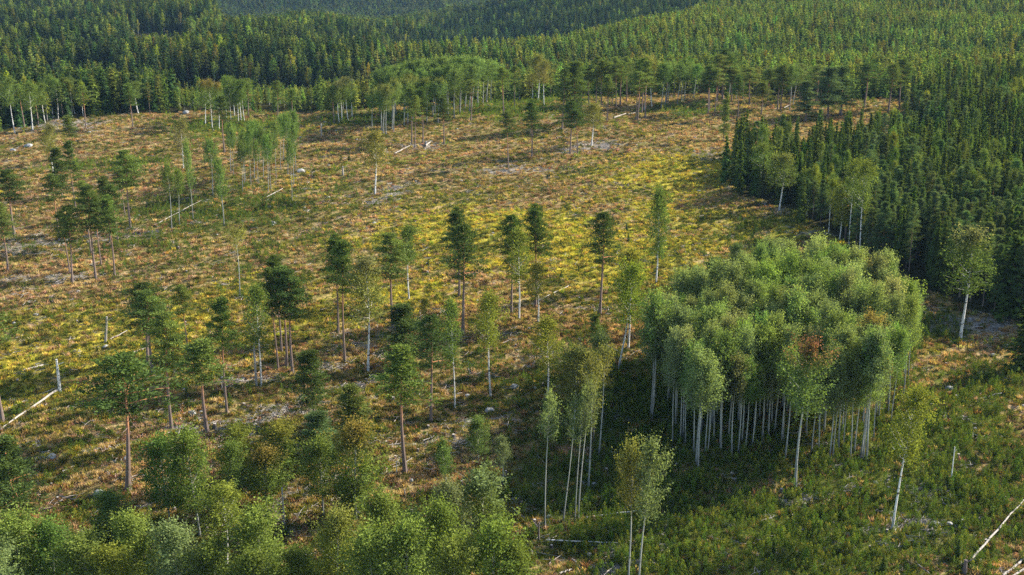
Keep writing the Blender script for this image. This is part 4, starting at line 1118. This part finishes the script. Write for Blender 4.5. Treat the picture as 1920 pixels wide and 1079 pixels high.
# low shrubs: heather, bilberry, fireweed
pb = .19 * np.clip((.62 - nS) * 4.5, .25, 1.7) * (.6 + nB) * (1 - .6 * zo['d']) * (1 - .3 * zo['g'])
nCk = nC; mk = (rnd > .45) & (rnd < .45 + pb)
bx, by = x[mk], y[mk]; n = len(bx)
br = pal([(.18, .125, .065), (.24, .14, .10), (.12, .080, .04), (.28, .19, .15)], [3, 1.2, 2.8, 1.6], n)
gn = pal([(.06, .085, .02), (.10, .12, .025), (.045, .075, .02)], [2, 3, 2], n)
yl = pal([(.30, .27, .035), (.22, .23, .035), (.34, .24, .05)], [3, 2, 1], n)
rr = RNG.uniform(0, 1, n)
gq = .44 + .9 * (.5 - nS[mk]) + .5 * zo['g'][mk] + (nC[mk] - .5) * .8 + (nA[mk] - .5) * 1.1 - .1 * upper[mk]; yq = gq + .25 + .55 * zo['y'][mk]
tb = np.where((rr < gq)[:, None], gn, np.where((rr < yq)[:, None] & (zo['y'][mk] > .12)[:, None], yl, br))
sc = RNG.uniform(.45, 1.25, n) * (1 + dep[mk] / 1100)
scatter("low_shrubs", SH, np.stack([bx, by, Z(bx, by) - .05], 1), np.stack([sc, sc, sc * RNG.uniform(.7, 1.1, n)], 1), np.stack([np.zeros(n), np.zeros(n), RNG.uniform(0, 6.28, n)], 1),
        RNG.integers(0, 3, n), tb, tb * [1.15, 1.05, .9], "low heather, bilberry and fireweed plants covering the clearing", "low shrubs")
# young birch and willow scrub
ps = np.clip(zo['g'] * 1.6 - .30 + (nA - .5) * 2.0, 0, 1) * .36 + .004
mk = (rnd > .68) & (rnd < .68 + ps)
sx, sy = x[mk], y[mk]; n = len(sx)
ts = pal([(.085, .130, .030), (.062, .105, .025), (.115, .155, .033), (.150, .170, .035)], [3, 3, 2.2, 1.0], n)
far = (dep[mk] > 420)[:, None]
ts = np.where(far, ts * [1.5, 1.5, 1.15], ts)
sc = RNG.uniform(.40, 1.0, n) * (.70 + .9 * np.clip(fbm(sx / 5, sy / 5, 401, 2) - .25, 0, 1))
scatter("scrub", SA, np.stack([sx, sy, Z(sx, sy) - .05], 1), np.stack([sc * 1.25, sc * 1.25, sc], 1), np.stack([np.zeros(n), np.zeros(n), RNG.uniform(0, 6.28, n)], 1),
        RNG.integers(0, 4, n), ts, ts * [1.4, 1.2, .9], "green scrub of knee high to head high birch and willow shoots", "scrub")
# brushwood
pd = np.clip(zo['d'] * .55 + np.clip(nB - .60, 0, 1) * .5, 0, 1) + .022
mk = (RNG.uniform(0, 1, x.shape) < pd * .22)
dx, dy = x[mk], y[mk]; n = len(dx)
sc = RNG.uniform(.7, 1.5, n)
scatter("brushwood", ST, np.stack([dx, dy, Z(dx, dy)], 1), np.stack([sc, sc, sc], 1), np.stack([np.zeros(n), np.zeros(n), RNG.uniform(0, 6.28, n)], 1),
        RNG.integers(0, 3, n), np.full((n, 3), .4), np.full((n, 3), .4), "grey brushwood and branches left lying after felling", "brushwood")

# ------------------------------------------------------------------ stones
def rock_mesh(seed):
    import bmesh
    r = np.random.default_rng(seed); bm = bmesh.new()
    bmesh.ops.create_icosphere(bm, subdivisions=2, radius=.5)
    off = r.uniform(0, 100, 3)
    for v in bm.verts:
        c = v.co; k = 1 + .38 * (float(vnoise(c.x * 2.2 + off[0], c.y * 2.2 + off[1] + c.z * 1.7, seed)) - .5) * 2
        v.co = Vector((c.x * k * 1.25, c.y * k, max(-.2, c.z * k * .7)))
    m = bpy.data.meshes.new("boulder"); bm.to_mesh(m); bm.free(); m.materials.append(M_ROCK)
    return m
RM = [rock_mesh(s) for s in (1, 2, 3, 4, 5)]
def place_rock(px, py, wpx, label, group=None, tall=1.0):
    x, y = hit(px, py); z = float(Z(x, y)); _, _, d = project(x, y, z)
    s = wpx * d / FPX
    o = bpy.data.objects.new("boulder", RM[RNG.integers(5)])
    o.location = (x, y, z + s * .08); o.scale = (s, s, s * tall); o.rotation_euler = (0, 0, RNG.uniform(0, 6.28))
    setp(o, label, 'boulder', group); COL.objects.link(o)
big_rocks = [(350,213,12,"largest grey boulder on the far edge of the clearing beyond the green patch"),(514,420,11,"flat white boulder on the slope below the aspen row"),
 (965,726,15,"pale rounded boulder on the mossy slope under the lone oval birch"),(918,771,16,"grey domed boulder beside a pile of dead branches"),(876,744,10,"small light boulder just uphill of the grey domed one"),
 (361,776,14,"white boulder in the brushwood strip beside the orange stemmed pine"),(236,862,13,"white boulder right behind the foot of the broad crowned pine"),(183,927,18,"white boulder downhill of the broad crowned pine"),
 (97,857,14,"lone white boulder on the brown slope near the dark corner pine"),(771,902,8,"small white boulder beside the foot of the pine with dead twigs"),(792,895,10,"pale boulder next to the small white one below the pine with dead twigs"),
 (946,895,7,"small round white boulder at the foot of the pale young aspen"),(1114,909,10,"white boulder in the shaded scrub behind the slender aspens"),(565,323,14,"pale blue boulder beside the end of the aspen row"),
 (702,420,10,"light boulder on the middle of the upper slope"),(875,635,9,"round boulder at the foot of the bare stemmed central pine"),(1780,730,13,"white flat boulder in the scrub near the large birch"),
 (1885,651,12,"white boulder behind the large birch at the wood's edge"),(1862,667,9,"small white boulder among the debris by the large birch"),(1755,985,14,"grey boulder on the bare strip downhill of the leaning birch"),
 (1780,986,14,"grey rounded boulder beside the one on the bare strip"),(1640,906,10,"small pale boulder in the scrub uphill of the leaning birch"),(57,688,0,""),(198,651,12,"white boulder near the dead stem with a green tuft"),
 (585,685,13,"pale boulder beside the tight group of four pines"),(25,283,10,"dark boulder near the picture edge on the upper slope"),(52,276,14,"dark grey boulder on the brown upper slope")]
for (a, b, c, l) in big_rocks:
    if c: place_rock(a, b, c, l, tall=RNG.uniform(.8, 1.2))
n = 0
while n < 230:
    a = RNG.uniform(0, 1920); b = RNG.uniform(225, 1075)
    x, y = hit(a, b)
    if wood_at(np.array([x]), np.array([y]))[0] > .5: continue
    zc1 = zones(np.array([x]), np.array([y]))
    if RNG.uniform() > .25 + .75 * zc1['d'][0]: continue
    place_rock(a, b, RNG.uniform(2.6, 8.0) * (.55 + b / 1400), "small pale stone lying among the plants of the clearing", "small pale stones strewn over the clearing", RNG.uniform(.6, 1.1)); n += 1

def stump_mesh(seed):
    r = np.random.default_rng(seed); T = Geo(); h = r.uniform(.35, .6)
    T.tube([[0, 0, -.2], [0, 0, .08], [0.02, 0, h]], [.34, .22, .18], 9, [0, .1, .35])
    return T.mesh("stump", [M_SPRUCE])
def disc_mesh(m):
    T = Geo(); top = max(v.co.z for v in m.vertices)
    T.tube([[.02, 0, top - .02], [.02, 0, top + .012]], [.172, .172], 9, [.9, 1])
    return T.mesh("cut_face", [M_DEAD])
SM = [stump_mesh(q) for q in (1, 2, 3)]; DM = [disc_mesh(m) for m in SM]
n = 0
while n < 120:
    a = RNG.uniform(0, 1920); b = RNG.uniform(430, 1070)
    x, y = hit(a, b)
    if wood_at(np.array([x]), np.array([y]))[0] > .5 or min(math.hypot(x - p[0], y - p[1]) for p in OCC) < 1.2: continue
    k = RNG.integers(3); o = bpy.data.objects.new("stump", SM[k]); c = bpy.data.objects.new("cut_face", DM[k]); c.parent = o
    q = RNG.uniform(.8, 1.5); o.location = (x, y, float(Z(x, y))); o.scale = (q, q, q); o.rotation_euler = (0, 0, RNG.uniform(0, 6.28))
    setp(o, "low sawn stump with a pale cut face standing among the plants of the clearing", 'stump', "sawn stumps left over the clearing")
    COL.objects.link(o); COL.objects.link(c); n += 1

# ------------------------------------------------------------------ fallen trunks and dead stems
def fallen(p0, p1, wpx, label, mat=M_DEAD, name='fallen_log', lift=.18, branches=0, lift2=None):
    x0, y0 = hit(*p0); x1, y1 = hit(*p1)
    _, _, d = project(x0, y0, 0); r = max(.05, wpx * .68 * d / FPX / 2)
    t = np.linspace(0, 1, 9); X = x0 + (x1 - x0) * t; Yy = y0 + (y1 - y0) * t
    zl = np.linspace(float(Z(x0, y0)), float(Z(x1, y1)), 9) + r + lift
    if lift2 is not None: zl = zl + np.linspace(0, lift2, 9)
    zl = np.maximum(zl, Z(X, Yy) + r * .4)
    P = np.stack([X, Yy, zl], 1); P[1:-1, :2] += RNG.normal(0, .09, (7, 2))
    T = Geo(); T.tube(P - P[0], r * (1 - .5 * t), 7, .3 + .5 * t)
    o = bpy.data.objects.new(name, T.mesh(name, [mat])); o.location = P[0]
    setp(o, label, 'log'); COL.objects.link(o)
    for k in range(branches):
        q = RNG.integers(3, 8); c = P[q] - P[0]; B = Geo()
        B.tube([c, c + np.array([RNG.normal(0, .5), RNG.normal(0, .5), .5]), c + np.array([RNG.normal(0, 1.0), RNG.normal(0, 1.0), .9])], [r * .4, r * .3, r * .12], 5, [.5, .6, .7])
        b = bpy.data.objects.new("branch", B.mesh("branch", [mat])); b.parent = o; COL.objects.link(b)
    return o
fallen((110,737), (-8,818), 6.5, "long bright barkless trunk lying from the foot of the white snag", lift=.5)
fallen((104,730), (10,770), 3, "thinner grey trunk lying beside the long bright one")
fallen((1003,570), (1070,537), 4.5, "pale straight pole lying on the slope behind the low thin birch")
fallen((45,698), (82,688), 6, "short thick grey log near the white snag", branches=1)
fallen((205,640), (240,622), 3.5, "broken grey pole beside the leaning dead stem")
fallen((250,664), (275,655), 5, "weathered log lying behind the twin pines")
fallen((1818,1062), (1918,948), 7, "long white barkless trunk lying at the lower corner of the picture", lift=.75)
fallen((1880,1085), (1935,1040), 9, "first pale log of the log pile in the picture corner")
fallen((1890,1092), (1940,1058), 9, "second pale log of the log pile in the picture corner")
fallen((1895,1100), (1945,1072), 10, "third pale log of the log pile in the picture corner")
fallen((1100,974), (1218,958), 5, "long grey birch log lying behind the tall aspen pair", mat=M_BIRCH)
fallen((1024,1016), (1160,1022), 4.5, "long grey birch log lying in the scrub below the slender aspens", mat=M_BIRCH)
fallen((1087,940), (1135,932), 4, "short grey log in the shade behind the slender aspens", mat=M_BIRCH)
fallen((1072,1052), (1090,1072), 5, "short pale log by the brush heap near the tall aspen pair")
fallen((1049,1079), (1072,1071), 5, "pale log lying below the brush heap near the tall aspen pair")
fallen((1715,1057), (1742,1079), 4, "grey pole in the scrub below the leaning birch")
fallen((1442,480), (1476,456), 3, "thin pole with a raised end behind the aspen stand", branches=1)
fallen((1832,752), (1878,740), 4.5, "pale log on the brown ground beyond the scrub")
fallen((290,424), (380,376), 2.2, "long grey pole lying in the green scrub below the two white aspens")
fallen((500,372), (530,356), 3, "grey pole lying below the loose aspen row")
fallen((740,291), (768,276), 4.5, "pale trunk lying at the foot of the pines before the far grove")
fallen((798,276), (808,268), 5, "short bright log beside the broken stump before the far grove")
fallen((1151,223), (1174,215), 4, "bright pole lying beside the tight pine clump")
fallen((1178,216), (1192,213), 2.5, "thin pole lying beyond the bright one by the tight pine clump")
fallen((1470,204), (1492,193), 2.2, "thin pole lying on the far edge near the young wood")
fallen((250,1066), (283,1044), 5, "white branched trunk in front of the leafy trees", mat=M_BIRCH, branches=3)
fallen((835,872), (872,900), 3, "thin branch lying uphill of the largest round aspen")
fallen((770,1002), (800,975), 3, "thin pale pole beside the near thicket")
fallen((1420,834), (1458,828), 5, "grey log lying across the inside of the aspen stand", mat=M_ASPEN)
fallen((960,955), (985,975), 3.2, "curved grey branch on the dark ground beside the near thicket")
fallen((1135,648), (1170,668), 3, "bent pale branch behind the forked birch")
fallen((118,888), (140,876), 4, "short broken bright piece of wood downhill of the boulders")
fallen((1003,852), (1020,870), 2.5, "thin grey branch on the slope before the slender aspens")

def snag(xb, yb, yt, wpx, label, mat=M_BIRCH, xt=None, tuft=False):
    x, y = hit(xb, yb); z = float(Z(x, y)); h = height_at(y, yt, z); _, _, d = project(x, y, z)
    r = max(.06, wpx * .85 * d / FPX / 2); dx = 0 if xt is None else (xt - xb) * d / FPX
    t = np.linspace(0, 1, 7); P = np.stack([dx * t, 0 * t, t * h - .2 * (t == 0)], 1)
    T = Geo(); T.tube(P, r * (1.25 - .5 * t), 7, .1 + .6 * t)
    o = bpy.data.objects.new("dead_tree", None); o.location = (x, y, z)
    tr = bpy.data.objects.new("trunk", T.mesh("dead_stem", [mat])); tr.parent = o; COL.objects.link(tr)
    B = Geo(); c = P[5]
    B.tube([c, c + [r * 2, 0, .2], c + [r * 5, .2, .5]], [r * .4, r * .3, r * .15], 5, [.5, .6, .7])
    b = bpy.data.objects.new("branch", B.mesh("stub", [mat])); b.parent = o; COL.objects.link(b)
    if tuft:
        r_ = np.random.default_rng(3); C = Geo(); nn = 260
        c = P[4] + np.array([-.45, 0, 0]); rand_leaves(C, r_, c + r_.normal(0, 1, (nn, 3)) * [.5, .4, 1.0], np.tile([0, 0, 1.0], (nn, 1)), .3, np.full(nn, .4), r_.uniform(.2, .8, nn), .8, wr=.5)
        k = bpy.data.objects.new("foliage", C.mesh("tuft", [M_NEEDLE])); k.parent = o; k['tint'] = list(TINT['dark_pine']); k['tint_top'] = list(TINT['pine']); COL.objects.link(k)
    setp(o, label, 'dead tree'); COL.objects.link(o)
snag(113, 737, 674, 6, "broken white birch snag where the long bright trunk lies")
snag(198, 642, 594, 5, "leaning dead stem with a tuft of green needles halfway up", xt=205, tuft=True, mat=M_DEAD)
snag(603, 256, 232, 3, "thin grey dead stem on the upper slope between the aspen row and the far grove", mat=M_DEAD)
snag(481, 724, 644, 4.5, "grey dead stem close beside the sparse forked birch", mat=M_DEAD)
snag(533, 986, 915, 4.5, "bare grey dead stem behind the large full aspen", mat=M_DEAD)
snag(1783, 903, 838, 2.6, "thin white dead birch standing in the dense scrub")
snag(643, 328, 312, 4, "broken pale stump in the green hollow of the upper slope", mat=M_DEAD)
snag(683, 953, 930, 4, "short pale broken stem at the foot of the large orange tinted aspen", mat=M_BIRCH)
snag(1808, 1076, 1050, 9, "cut dark stump at the root end of the long white trunk", mat=M_SPRUCE)
snag(744, 888, 865, 2, "thin white stake like stem beside the pine with dead twigs")
snag(759, 932, 918, 3, "short grey stub on the ground beyond the pine with dead twigs", mat=M_DEAD)
snag(799, 272, 265, 6, "grey broken stump before the far aspen grove", mat=M_DEAD)
snag(1010, 1015, 980, 4, "thin dark stub behind the first slender aspen", mat=M_SPRUCE)

# young pines and spruces dotted over the clearing
small = [(1232,517,494,10),(1178,455,437,9),(1175,432,418,8),(1052,520,508,9),(1016,508,498,8),(1248,438,425,10),(975,560,548,8),(322,585,572,12),(95,568,560,14),(1085,508,498,8),
         (960,200,188,10),(1620,196,182,14),(640,305,290,12),(655,300,286,12),(220,300,288,10),(803,498,484,9),(560,480,470,8),(1290,470,462,9),(350,740,722,10),(745,520,508,8),
         (1450,1040,1010,18),(1795,1050,1010,26),(1655,1079,1040,24)]
for (a, b, t, w) in small:
    x, y = hit(a, b); z = float(Z(x, y)); h = max(1.4, height_at(y, t, z)); _, _, d = project(x, y, z)
    ws = min(1.8, max(.8, (w * d / FPX) / (4.2 * h / 16)))
    place_tree('spruce', 'young_spruce', x, y, h, ws, tinted(TINT['spruce'], .1), None, "knee high to man high dark young spruce growing in the open clearing", 'young tree', "young spruces dotted over the clearing", whole=True)

# ------------------------------------------------------------------ air
def haze_box():
    x0, x1, y0, y1, z0, z1 = -6000.0, 6000.0, -400.0, 6200.0, -260.0, 175.0
    V = np.array([(x, y, z) for z in (z0, z1) for (x, y) in ((x0, y0), (x1, y0), (x1, y1), (x0, y1))])
    F = np.array([(3, 2, 1, 0), (4, 5, 6, 7), (0, 1, 5, 4), (1, 2, 6, 5), (2, 3, 7, 6), (3, 0, 4, 7)])
    m, nt = nt_new("hazy_air")
    v = N(nt, 'ShaderNodeVolumePrincipled')
    v.inputs['Color'].default_value = (0.36, 0.62, 1.0, 1)
    v.inputs['Density'].default_value = HAZE
    v.inputs['Anisotropy'].default_value = 0.0
    o = N(nt, 'ShaderNodeOutputMaterial'); nt.links.new(v.outputs[0], o.inputs['Volume'])
    ob = bpy.data.objects.new("haze", make_mesh("haze", V, [F], [m])); ob['kind'] = 'stuff'
    ob['label'] = "thin blue air over the woods and the clearing"; ob['category'] = 'haze'
    COL.objects.link(ob)
HAZE = 0.000026
haze_box()
print("TERRAIN", float(zz.min()), float(zz.max()), float(Y.max()), float(np.abs(X).max()))
